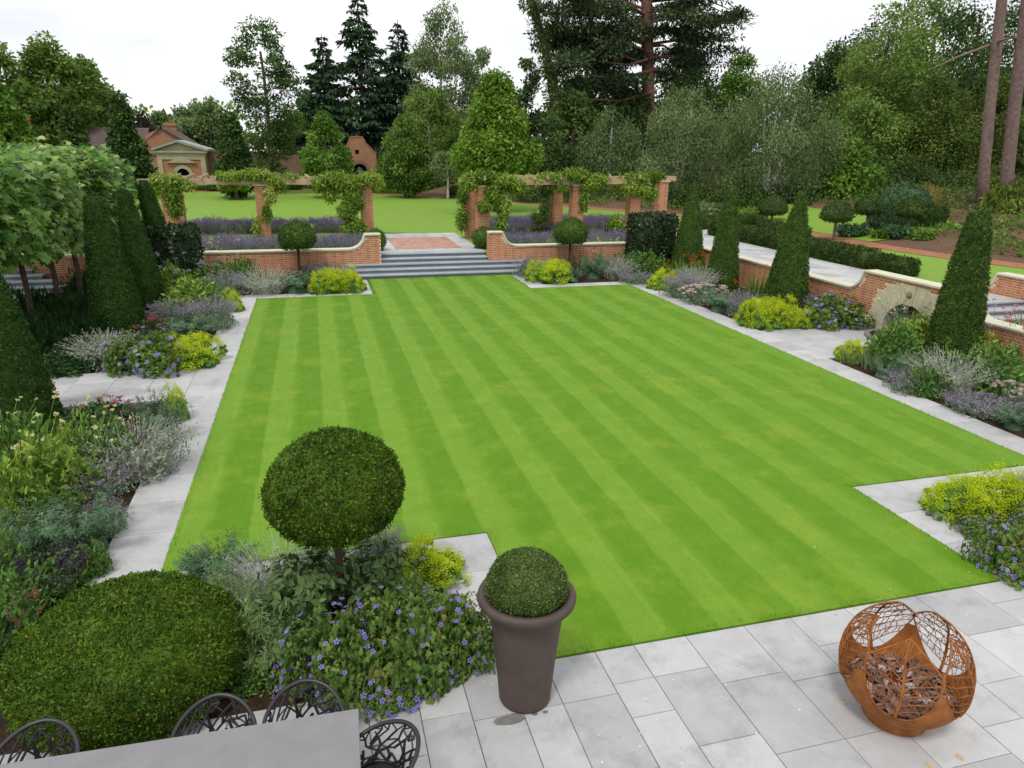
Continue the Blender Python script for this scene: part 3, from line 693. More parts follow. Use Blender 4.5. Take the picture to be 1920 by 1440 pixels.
lollipop((p[0], 7.0, 0), r, p[2], 'large clipped yew ball on a bare trunk in the bed before the lawn', YEWFRONT, 30000, .036, .042, .80, -.74)
p, r = solve_ball(557, 446, 33, y=29.0)
lollipop((p[0], 29.0, 0), r, p[2], 'small clipped ball on a stem before the wall left of the steps', YEW, 5000, .075, .05, .8, -.66)
p, r = solve_ball(1070, 437, 31, y=29.0)
lollipop((p[0], 29.0, 0), r, p[2], 'small clipped ball on a stem before the wall right of the steps', YEW, 5000, .075, .05, .8, -.66)
for px, py, rr, lab in ((905, 448, 15, 'low round box ball at the landing edge behind the right wall pier'), (703, 452, 13, 'low round box ball hidden behind the left wall pier')):
    p = atY(px, py, 31.6); lollipop((p[0], 31.6, TZ), .46, .42, lab, YEW, 2200, .07, 0, 1.0, -.85, 'box_ball')
# big dome by the table
DEAD = leafmat('dead_sprig', (.16, .08, .02), (.34, .17, .05), None, .1, .7, .1, 3)
dm = empty('yew_dome', (-1.99, 6.36, 0), 'huge low clipped yew dome in the bed behind the chairs', 'topiary')
g = Geo(); Rd, Hd = 1.00, .94
pr = [(Rd * .80, .02), (Rd * .95, .2), (Rd, .42)] + [(Rd * math.cos(a) ** .85, .42 + (Hd - .42) * math.sin(a)) for a in np.linspace(.12, math.pi / 2 - .02, 14)] + [(0, Hd)]
core_lathe(g, pr, .03, 60, .03); P, Nr = lathe_points(pr, 48000)
P = P * (1 + .012 * np.sin(P[:, :1] * 7) * np.cos(P[:, 1:2] * 6 + 1)); shell_leaves(g, P, Nr, .037, .44, depth_sd=.014, lift=.42, tint_sd=.26, ca=.62); g.build('foliage', YEWFRONT, dm)
g = Geo(); c = P[rng.integers(0, len(P), 16)]; P2 = np.repeat(c, 9, 0) + rng.normal(0, .03, (144, 3)); g.scatter(DIAMOND, P2, rng.normal(0, 1, (144, 3)) + [0, 0, .6], rng.normal(0, 1, (144, 3)), .034, .4, rng.random(144)); tag(g.build('dead_sprigs', DEAD, dm), kind='stuff')
# umbrella topiary and clipped pieces on the right bank
def above(px, py, z): return G(px, py, z)
MUSH = leafmat('umbrella_leaf', (.030, .062, .014), (.090, .145, .035), None, .12, .5, 0.12, 2)
BLUE = leafmat('bluish_hedge', (.035, .085, .036), (.110, .195, .085), None, .2, .5, .1, 2)
GOLD = leafmat('golden_yew', (.075, .085, .014), (.26, .22, .05), None, .15, .5, 0.12, 1.5)
for px, pt, pb, wpx, Y, lab in ((1452, 368, 440, 52, 40, 'small clipped umbrella yew by the far end of the low hedge'), (1507, 372, 430, 32, 44, 'clipped umbrella yew partly hidden by the third cone'),
                             (1573, 378, 460, 56, 31.5, 'clipped umbrella yew on a thin stem by the brick path'), (1633, 368, 450, 50, 32.5, 'clipped umbrella yew on a pale trunk left of the bluish bush'),
                             (1712, 371, 452, 54, 31, 'clipped umbrella yew before the golden dome')):
    tp = atY(px, pt, Y); bt = atY(px, pb, Y); R = wpx / 2 * depth(tp) / FPX; h = tp[2] - bt[2]
    t = empty('umbrella_topiary', (tp[0], Y, bt[2]), lab, 'topiary', 'umbrella clipped trees on the right bank'); g = Geo(); z0 = h - R * 1.25
    pr = [(.03, z0), (R * .8, z0 + .02), (R, z0 + R * .25)] + [(R * math.cos(a), z0 + R * .25 + R * math.sin(a)) for a in np.linspace(.15, 1.5, 8)] + [(0, z0 + R * 1.25)]
    core_lathe(g, pr, .04, 24, .03); P, Nr = lathe_points(pr, 2600); shell_leaves(g, P, Nr, .10, .55, depth_sd=.03); g.build('foliage', MUSH, t)
    Geo().tube([(.05, 0, -.5), (0, 0, h * .4), (.02, 0, z0 + .1)], [.085, .07, .06], 7).build('trunk', PINEBARK, t)
p = atY(1683, 440, 33.5); t = empty('clipped_shrub', (p[0], 33.5, p[2]), 'large bluish green rounded bush among the umbrella yews', 'shrub'); g = Geo()
pr = [(1.35, 0), (1.5, 1.0), (1.3, 1.9), (.8, 2.45), (0, 2.65)]; core_lathe(g, bulge(pr, 14), .06, 30, .05); P, Nr = lathe_points(bulge(pr, 14), 6000); shell_leaves(g, P, Nr, .14, .5, depth_sd=.06); g.build('foliage', BLUE, t)
p = atY(1727, 420, 34.2); t = empty('golden_dome', (p[0], 34.2, p[2]), 'golden brown clipped dome rising behind the dark cube bush', 'topiary'); g = Geo()
pr = [(1.0, 0), (1.05, .9), (.95, 1.5), (.6, 1.95), (0, 2.15)]; core_lathe(g, bulge(pr, 14), .05, 30, .04); P, Nr = lathe_points(bulge(pr, 14), 4000); shell_leaves(g, P, Nr, .11, .5, depth_sd=.04); g.build('foliage', GOLD, t)
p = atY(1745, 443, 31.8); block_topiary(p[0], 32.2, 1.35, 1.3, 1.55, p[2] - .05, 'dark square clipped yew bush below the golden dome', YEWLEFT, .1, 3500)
# low box hedges along the upper walk
HEDGE = leafmat('walk_hedge', (.020, .045, .010), (.075, .125, .025), (.16, .22, .04), .12, .5, 0.12, 1.5)
def hedge(x0, x1, y0, y1, h, lab, n): return block_topiary((x0 + x1) / 2, (y0 + y1) / 2, x1 - x0, y1 - y0, h, TZ, lab, HEDGE, .085, n, 'low_hedge', 'hedge')
hedge(20.2, 21.1, 23.1, 35.0, .66, 'long low clipped hedge along the paved upper walk', 16000)
hedge(20.3, 21.1, 21.3, 22.9, .55, 'short clipped end block of the hedge behind the arch wall', 2600)
hedge(20.4, 25.2, 37.2, 38.0, .7, 'low clipped hedge closing the far end of the paved walk', 4500)
hedge(24.2, 25.0, 32.6, 36.6, .5, 'small yellow green hedge corner beyond the long hedge', 2500)

# ---------------------------------------------------------------- border plants
def mound(R, h, n, low=0.0, fill=.75):
    a = rng.uniform(0, 2 * math.pi, n); u = low + (1 - low) * rng.random(n); el = np.arcsin(u); r = 1 - (1 - fill) * rng.random(n) ** 2
    r = r * (1 + .15 * np.sin(3 * a + 1.3) + .12 * np.sin(5 * a + 4 * u) + .08 * np.sin(9 * a + 7 * u))
    P = np.stack([R * r * np.cos(el) * np.cos(a), R * r * np.cos(el) * np.sin(a), h * r * np.sin(el)], 1)
    return P, unit(P / np.array([R * R, R * R, h * h]))
def core_mound(g, R, h, s=.74):
    s *= .86
    a = np.linspace(0, math.pi / 2, 6); g.lathe([(R * s * math.cos(t), h * s * math.sin(t)) for t in a], 12, tint=.15)
def leaf_mound(R, h, n, tmpl, size, wid, up=.35, low=0.05, tilt=.6, tsd=.25, fill=.7, core=True):
    g = Geo(); P, Nr = mound(R, h, n, low, fill)
    if core: core_mound(g, R, h)
    side = unit(np.cross(Nr, rng.normal(0, 1, (n, 3)))); D = unit(side * tilt + Nr * .5 + np.array([0, 0, up]) * rng.normal(1, .4, (n, 1)))
    g.scatter(tmpl, P - D * size * .4, D, unit(Nr + np.array([0, 0, .5]) + .5 * rng.normal(0, 1, (n, 3))), size * rng.uniform(.6, 1.25, n), wid, np.clip(rng.normal(.5, tsd, n), 0, 1)); return g
def stems(n, h, spread, base=.12, droop=.0, hvar=.25, curve=.5):
    """arching stems as (n, 5, 3) polylines"""
    a = rng.uniform(0, 2 * math.pi, n); rb = base * np.sqrt(rng.random(n)); q = np.sqrt(rng.random(n)) * spread; H = h * (1 - hvar * rng.random(n)) * (1 - .25 * (q / max(spread, 1e-6)) ** 2)
    t = np.linspace(0, 1, 5)[None]; r = rb[:, None] + q[:, None] * t ** (1 + curve); z = H[:, None] * (t - droop * t ** 3 * (q / max(spread, 1e-6))[:, None])
    return np.stack([r * np.cos(a)[:, None], r * np.sin(a)[:, None], z], -1)
def stem_ribbons(g, S, w, tint=.4):
    n, m, _ = S.shape; a = rng.uniform(0, 2 * math.pi, n); o = np.stack([np.cos(a), np.sin(a), 0 * a], 1)[:, None] * w * np.linspace(1, .5, m)[None, :, None]
    V = np.stack([S - o, S + o], 2).reshape(n, -1, 3); f = [(2 * i, 2 * i + 1, 2 * i + 3, 2 * i + 2) for i in range(m - 1)]
    F = (np.array(f)[None] + (np.arange(n) * 2 * m)[:, None, None]).reshape(-1, 4); g.add(V.reshape(-1, 3), F, tint)
def along(S, t):
    m = S.shape[1]; x = t * (m - 1); i = np.minimum(x.astype(int), m - 2); f = (x - i)[:, None]; k = np.arange(len(S))
    return S[k, i] * (1 - f) + S[k, i + 1] * f, unit(S[k, i + 1] - S[k, i])
def stem_leaves(g, S, per, t0, t1, size, wid, tmpl, ang=.9, up=0.0, tsd=.2, tm=.5):
    n = len(S); Sx = np.repeat(S, per, 0); t = rng.uniform(t0, t1, n * per); P, T = along(Sx, t)
    a = rng.normal(0, 1, (n * per, 3)); side = unit(np.cross(T, a)); D = unit(T * (1 - ang) + side * ang + np.array([0, 0, up]))
    g.scatter(tmpl, P, D, unit(T + .4 * rng.normal(0, 1, (n * per, 3)) + [0, 0, .4]), size * rng.uniform(.6, 1.2, n * per) * (1.1 - .4 * (t - t0) / (t1 - t0 + 1e-6)), wid, np.clip(rng.normal(tm, tsd, n * per), 0, 1))
def spikes(g, S, per, t0, size, wid=.7, tm=.5, radius=.012):
    n = len(S); Sx = np.repeat(S, per, 0); t = rng.uniform(t0, 1, n * per); P, T = along(Sx, t); P = P + rng.normal(0, radius, P.shape)
    g.scatter(DIAMOND, P, unit(rng.normal(0, 1, P.shape) + T * .6), rng.normal(0, 1, P.shape), size * rng.uniform(.6, 1.3, n * per), wid, np.clip(rng.normal(tm, .25, n * per), 0, 1))
def heads(g, S, per, rad, flat, size, tmpl=DIAMOND, tm=.5):
    n = len(S); c = np.repeat(S[:, -1], per, 0); q = unit(rng.normal(0, 1, (n * per, 3))) * rad * rng.random((n * per, 1)) ** .4 * np.array([1, 1, flat])
    g.scatter(tmpl, c + q, unit(q + [0, 0, .01] + .3 * rng.normal(0, 1, q.shape)), rng.normal(0, 1, q.shape) + [0, 0, 1], size * rng.uniform(.7, 1.2, n * per), .9, np.clip(rng.normal(tm, .25, n * per), 0, 1))
def blooms(g, R, h, n, size, low=.1, tmpl=FLOWER):
    P, Nr = mound(R * 1.03, h * 1.05, n, low, .93); D = unit(np.cross(Nr, rng.normal(0, 1, (n, 3)))); g.scatter(tmpl, P - D * size * .5, D, unit(Nr + [0, -.15, .25] + .4 * rng.normal(0, 1, (n, 3))), size * rng.uniform(.75, 1.2, n), 1.0, np.clip(rng.normal(.5, .25, n), 0, 1))

LIMEF = leafmat('lime_flower', (.40, .52, .012), (.70, .80, .050), (.80, .84, .14), .35, .7, 0.05, 3)
LADY = leafmat('ladys_mantle_leaf', (0.066, 0.162, 0.026), (0.168, 0.324, 0.066), None, .3, .5, 0.15, 3)
SILVER = leafmat('silver_leaf', (0.184, 0.213, 0.155), (0.425, 0.460, 0.368), (0.529, 0.529, 0.437), .15, .8, 0.05, 3)
SAGE = leafmat('sage_leaf', (0.114, 0.162, 0.102), (0.264, 0.336, 0.222), None, .2, .75, 0.07, 3)
GREEN = leafmat('border_leaf', (0.042, 0.105, 0.021), (0.143, 0.277, 0.053), (0.255, 0.375, 0.075), .25, .5, 0.15, 3)
DEEP = leafmat('deep_leaf', (0.020, 0.057, 0.016), (0.068, 0.142, 0.038), None, .2, .45, 0.17, 3)
BRIGHT = leafmat('bright_leaf', (0.088, 0.182, 0.024), (0.270, 0.419, 0.068), (0.459, 0.486, 0.081), .3, .5, 0.15, 3)
SPURGE = leafmat('spurge_leaf', (0.061, 0.128, 0.065), (0.196, 0.317, 0.169), (0.297, 0.405, 0.216), .2, .6, 0.10, 3)
VIOLET = leafmat('violet_petal', (0.196, 0.149, 0.598), (0.414, 0.333, 0.850), (0.575, 0.483, 0.850), .3, .6, 0.10, 3)
MAUVE = leafmat('mauve_haze', (0.230, 0.178, 0.270), (0.460, 0.380, 0.506), None, .3, .8, 0.05, 3)
LAVF = leafmat('lavender_flower', (.125, .085, .20), (.29, .22, .41), None, .25, .8, .05, 1)
PLUM = leafmat('plum_spike', (.030, .014, .042), (.085, .045, .105), None, .2, .7, 0.10, 3)
CREAM = leafmat('cream_flower', (.62, .58, .22), (.82, .78, .45), None, .3, .7, 0.05, 3)
ROSE = leafmat('dusky_rose_flower', (.20, .045, .065), (.40, .13, .16), (.50, .28, .26), .2, .8, 0.05, 3)
BLUSH = leafmat('blush_flower', (.55, .38, .35), (.75, .62, .55), None, .2, .8, 0.05, 3)
SCARLET = leafmat('scarlet_flower', (.42, .055, .012), (.66, .15, .025), None, .3, .6, 0.10, 3)
FENNEL = leafmat('bronze_fennel', (.085, .075, .038), (.20, .185, .085), None, .25, .8, 0.05, 3)
SWORD = leafmat('sword_leaf', (.055, .13, .018), (.17, .29, .045), (.28, .32, .06), .35, .5, 0.15, 3)
IRISM = leafmat('iris_leaf', (.10, .16, .085), (.21, .29, .15), None, .3, .5, 0.15, 3)
TURF = leafmat('lily_turf', (.008, .030, .008), (.030, .085, .014), None, .2, .5, 0.15, 2)

def P_lime():
    f = leaf_mound(.5, .30, 340, ROUND, .10, 1.0, .2, .0); fl = Geo(); P, Nr = mound(.48, .45, 190, .10, .93)
    c = np.repeat(P, 62, 0) + rng.normal(0, .036, (190 * 62, 3)) * [1, 1, .7]
    fl.scatter(DIAMOND, c, rng.normal(0, 1, c.shape), rng.normal(0, 1, c.shape) + [0, 0, .5],   .0175 * rng.uniform(.6, 1.3, len(c)), .9, np.clip(np.repeat(rng.normal(.45, .14, 190), 62) + rng.normal(0, .15, len(c)), 0, 1))
    return [('foliage', f, LADY), ('flowers', fl, LIMEF)], .5, .46
def P_silver():
    g = leaf_mound(.44, .36, 1500, DIAMOND, .05, .42, .3, .0, .6); S = stems(230, .56, .5, .26, .3); stem_ribbons(g, S, .004, .7); stem_leaves(g, S, 14, .25, 1, .042, .42, DIAMOND, .6)
    return [('foliage', g, SILVER)], .5, .55
def P_twiggy():
    g = leaf_mound(.42, .36, 1300, DIAMOND, .05, .3, .5, .0, .6); S = stems(240, .58, .52, .28, .25); stem_ribbons(g, S, .003, .85); stem_leaves(g, S, 14, .3, 1, .036, .3, DIAMOND, .6, tm=.7)
    return [('foliage', g, SILVER)], .5, .55
GER = []
def P_geranium():
    f = leaf_mound(.52, .42, 2600, LOBED, .055, 1.05, .15, .0, .75); fl = Geo(); n = 90; P, Nr = mound(.56, .47, n, .08, .97); D = unit(np.cross(Nr, rng.normal(0, 1, (n, 3)))); N2 = unit(Nr + [0, -.2, .3] + .35 * rng.normal(0, 1, (n, 3)))
    L = .054 * rng.uniform(.8, 1.2, n); fl.scatter(FLOWER, P - D * L[:, None] * .5, D, N2, L, 1.0, np.clip(rng.normal(.5, .25, n), 0, 1)); GER.append((P, D, N2, L))
    return [('foliage', f, leafmat('geranium_leaf', (.055, .120, .022), (.205, .320, .070), (.32, .25, .08), .3, .55, .12, 3)), ('flowers', fl, VIOLET)], .52, .44
ME_FLOWER = None
def loose_flowers(t, me_src, data, s, sz, n):
    """the large violet flowers near the camera, each a part"""
    P, D, N2, L = data; sc = np.array([s, s, sz])
    for i in range(n):
        o = obj('flower', me_src, t); B = unit(np.cross(D[i], N2[i])); q = np.cross(B, D[i]); Mx = Matrix.Identity(4)
        for r in range(3): Mx[r][0], Mx[r][1], Mx[r][2], Mx[r][3] = B[r] * L[i], D[i][r] * L[i], q[r] * L[i], (P[i] * sc)[r] - D[i][r] * L[i] * .5
        o.matrix_local = Mx
def P_catmint():
    f = leaf_mound(.45, .35, 1500, DIAMOND, .045, .6, .3); S = stems(140, .60, .5, .2, .2); stem_ribbons(f, S, .003, .5); fl = Geo(); spikes(fl, S, 16, .6, .022)
    return [('foliage', f, SAGE), ('flowers', fl, MAUVE)], .5, .58
def P_spurge():
    g = Geo(); core_mound(g, .36, .4, .7); S = stems(46, .66, .42, .12, .1, .3); stem_ribbons(g, S, .006, .2); stem_leaves(g, S, 70, .35, 1.0, .085, .16, DIAMOND, .8, .05)
    return [('foliage', g, SPURGE)], .45, .64
def P_giantscabious():
    f = leaf_mound(.42, .55, 330, LOBED, .17, .7, .4, .0, .6); S = stems(22, 1.45, .62, .2, .0, .45); stem_ribbons(f, S, .005, .7); fl = Geo(); heads(fl, S, 26, .019, .6, .021)
    return [('foliage', f, BRIGHT), ('flowers', fl, CREAM)], .5, 1.4
def P_stonecrop():
    f = leaf_mound(.3, .36, 420, OVAL, .07, .6, .4); S = stems(26, .46, .3, .12); stem_ribbons(f, S, .006); fl = Geo(); heads(fl, S, 46, .05, .35, .018)
    return [('foliage', f, DEEP), ('flowers', fl, ROSE)], .32, .46
def P_blush():
    f = leaf_mound(.32, .4, 700, OVAL, .06, .5, .4); S = stems(40, .55, .34, .15); fl = Geo(); heads(fl, S, 34, .045, .4, .02)
    return [('foliage', f, SAGE), ('flowers', fl, BLUSH)], .34, .55
def P_salvia():
    f = leaf_mound(.32, .34, 700, OVAL, .07, .42, .4); S = stems(60, .66, .28, .2, 0, .35, .1); fl = Geo(); spikes(fl, S, 34, .52, .022)
    return [('foliage', f, GREEN), ('flowers', fl, PLUM)], .34, .62
def P_leafy(mat=GREEN, n=1300, size=.075, wid=.45):
    def f():
        g = leaf_mound(.42, .5, n, LANCE, size, wid, .4, .0, .7); return [('foliage', g, mat)], .45, .52
    return f
def P_broad():
    g = Geo(); core_mound(g, .30, .36, .6); S = stems(64, .64, .44, .12, .1); stem_ribbons(g, S, .006, .3); stem_leaves(g, S, 12, .35, 1, .145, .46, OVAL, .8, -.05, tm=.6)
    return [('foliage', g, leafmat('peony_leaf', (.040, .095, .024), (.140, .225, .070), None, .22, .42, .2, 3))], .45, .62
def P_willow():
    g = Geo(); core_mound(g, .25, .3, .5); S = stems(70, .80, .5, .16, .25, .3); stem_ribbons(g, S, .005, .5); stem_leaves(g, S, 24, .25, 1, .125, .17, DIAMOND, .7, .0, tm=.6)
    return [('foliage', g, leafmat('willowy_leaf', (.085, .170, .045), (.27, .39, .15), None, .25, .5, 0.15, 3))], .5, .75
def P_montbretia():
    g = Geo(); S = stems(110, .85, .40, .16, .35, .35, .9)
    n = len(S); a = rng.uniform(0, 6.28, n); o = np.stack([np.cos(a), np.sin(a), 0 * a], 1)[:, None] * .014 * np.array([.8, 1, .9, .6, .05])[None, :, None]
    V = np.stack([S - o, S + o], 2).reshape(-1, 3); F = (np.array([(2 * i, 2 * i + 1, 2 * i + 3, 2 * i + 2) for i in range(4)])[None] + (np.arange(n) * 10)[:, None, None]).reshape(-1, 4); g.add(V, F, np.repeat(rng.random(n), 10))
    fl = Geo(); S2 = stems(9, .92, .45, .15, .2); stem_ribbons(fl, S2, .003, .2); spikes(fl, S2, 13, .82, .038, .5)
    return [('foliage', g, SWORD), ('flowers', fl, SCARLET)], .42, .85
def P_iris():
    g = Geo(); S = stems(60, .55, .16, .2, .05, .4); n = len(S); a = rng.uniform(0, 6.28, n); o = np.stack([np.cos(a), np.sin(a), 0 * a], 1)[:, None] * .016 * np.array([.9, 1, .9, .6, .05])[None, :, None]
    V = np.stack([S - o, S + o], 2).reshape(-1, 3); F = (np.array([(2 * i, 2 * i + 1, 2 * i + 3, 2 * i + 2) for i in range(4)])[None] + (np.arange(n) * 10)[:, None, None]).reshape(-1, 4); g.add(V, F, np.repeat(rng.random(n), 10))
    return [('foliage', g, IRISM)], .3, .52
def P_fennel(mat=FENNEL, h=.9):
    def f():
        g = Geo(); S = stems(60, h, .34, .12, .05, .5); stem_ribbons(g, S, .004, .4); stem_leaves(g, S, 60, .15, 1, .07, .08, DIAMOND, .75, .05); return [('foliage', g, mat)], .4, h * .95
    return f
def P_verbena():
    g = Geo(); S = stems(34, 1.25, .5, .2, 0, .45, .3); stem_ribbons(g, S, .0045, .4); stem_leaves(g, S, 8, .05, .6, .08, .2, DIAMOND, .8); fl = Geo(); heads(fl, S, 40, .035, .6, .018)
    return [('foliage', g, GREEN), ('flowers', fl, MAUVE)], .45, 1.2
def P_gaura():
    g = Geo(); S = stems(60, 1.05, .5, .15, .15, .4); stem_ribbons(g, S, .004, .6); stem_leaves(g, S, 22, .1, .8, .08, .22, DIAMOND, .7); fl = Geo(); heads(fl, S[:26], 14, .05, 1.2, .022)
    return [('foliage', g, SAGE), ('flowers', fl, CREAM)], .5, 1.0
def P_knot():
    f = leaf_mound(.34, .42, 260, OVAL, .15, .45, .3, .0); S = stems(16, .72, .3, .2, 0, .4); stem_ribbons(f, S, .005); fl = Geo(); spikes(fl, S, 36, .78, .02)
    return [('foliage', f, GREEN), ('flowers', fl, ROSE)], .36, .68
def P_turf():
    g = leaf_mound(.55, .42, 1700, DIAMOND, .14, .13, .8, .0, .5, core=True); return [('foliage', g, TURF)], .55, .45
def P_lavender():
    f = leaf_mound(.34, .36, 340, DIAMOND, .10, .13, .8); S = stems(130, .62, .38, .2, .0, .25, .2); stem_ribbons(f, S, .0035, .6); fl = Geo(); spikes(fl, S, 5, .75, .042, .55, radius=.015)
    return [('foliage', f, SAGE), ('flowers', fl, LAVF)], .4, .6
KINDS = dict(lime=('lime_flower_mound', P_lime, 2), silver=('silver_bush', P_silver, 2), twiggy=('curry_plant', P_twiggy, 1), geranium=('violet_geranium', P_geranium, 2), catmint=('catmint', P_catmint, 2),
             spurge=('spurge_plant', P_spurge, 2), scabious=('giant_scabious', P_giantscabious, 2), stonecrop=('stonecrop', P_stonecrop, 1), blush=('yarrow_plant', P_blush, 1), salvia=('salvia_plant', P_salvia, 1),
             leafy=('leafy_plant', P_leafy(), 2), deep=('dark_leafy_plant', P_leafy(DEEP, 1300, .08, .5), 2), bright=('bright_leafy_plant', P_leafy(BRIGHT, 1500, .075, .42), 2), broad=('peony_plant', P_broad, 2),
             willow=('willow_leaved_plant', P_willow, 1), montbretia=('montbretia', P_montbretia, 2), iris=('iris_clump', P_iris, 1), fennel=('bronze_fennel', P_fennel(), 1),
             feather=('feathery_fennel', P_fennel(SPURGE, .7), 1), verbena=('verbena_plant', P_verbena, 1), gaura=('gaura_plant', P_gaura, 1), knot=('knotweed_plant', P_knot, 1), turf=('lily_turf', P_turf, 2), lavender=('lavender_bush', P_lavender, 3))
PROTO = {}
def proto(kind):
    if kind not in PROTO:
        nm, fn, nvar = KINDS[kind]; res = []
        for _ in range(nvar):
            parts, R, h = fn(); res.append(([(n, g.mesh(n, m)) for n, g, m in parts], R, h))
        PROTO[kind] = res
    return PROTO[kind]
GROUPS = dict(lime='lime flowered mounds edging the borders', silver='silver leaved bushes in the borders', geranium='violet geraniums in the borders', catmint='catmint clumps in the borders', spurge='blue green spurges in the borders',
              scabious='cream flowered giant scabious', leafy='leafy border plants', deep='dark leafy border plants', bright='yellow green leafy border plants', broad='broad leaved border plants', montbretia='orange montbretia clumps', turf='low dark lily turf under the trees')
cnt = {}
def plant(kind, px, py, wpx, hpx, label, z=0.0, stand=.55):
    """px, py: foot of the plant nearest the camera; wpx, hpx: its size in the photograph"""
    v = proto(kind); k = cnt.get(kind, 0); cnt[kind] = k + 1; parts, R, h = v[k % len(v)]
    wpx *= 1.14; hpx *= 1.08; p = G(px, py, z); d = depth(p); wm = wpx * d / FPX; dirv = unit(np.array([p[0], p[1], 0])); R2 = wm / 2; p = p + dirv * R2 * stand
    el = math.atan2(5 - z, math.hypot(p[0], p[1])); hm = max(.5 * h * wm / (2 * R), (hpx * d / FPX - R2 * (1 + stand) * math.sin(el) * .75) / math.cos(el)); hm = min(hm, h * 1.9)
    t = empty(KINDS[kind][0], (p[0], p[1], z), label, 'plant', GROUPS.get(kind), rz=random.uniform(0, 6.28)); s = R2 / R
    global ME_FLOWER
    single = kind == 'geranium' and py > 1150 and px < 1000
    for n, me in parts:
        if single and n == 'flowers':
            if ME_FLOWER is None: ME_FLOWER = Geo().add(FLOWER[0] - [0, 0, 0], FLOWER[1][0], .5).mesh('flower', VIOLET)
            loose_flowers(t, ME_FLOWER, GER[k % len(v)], s, hm / h, 72); continue
        tag(obj(n, me, t, scale=(s, s, hm / h)), kind='stuff')
    return t
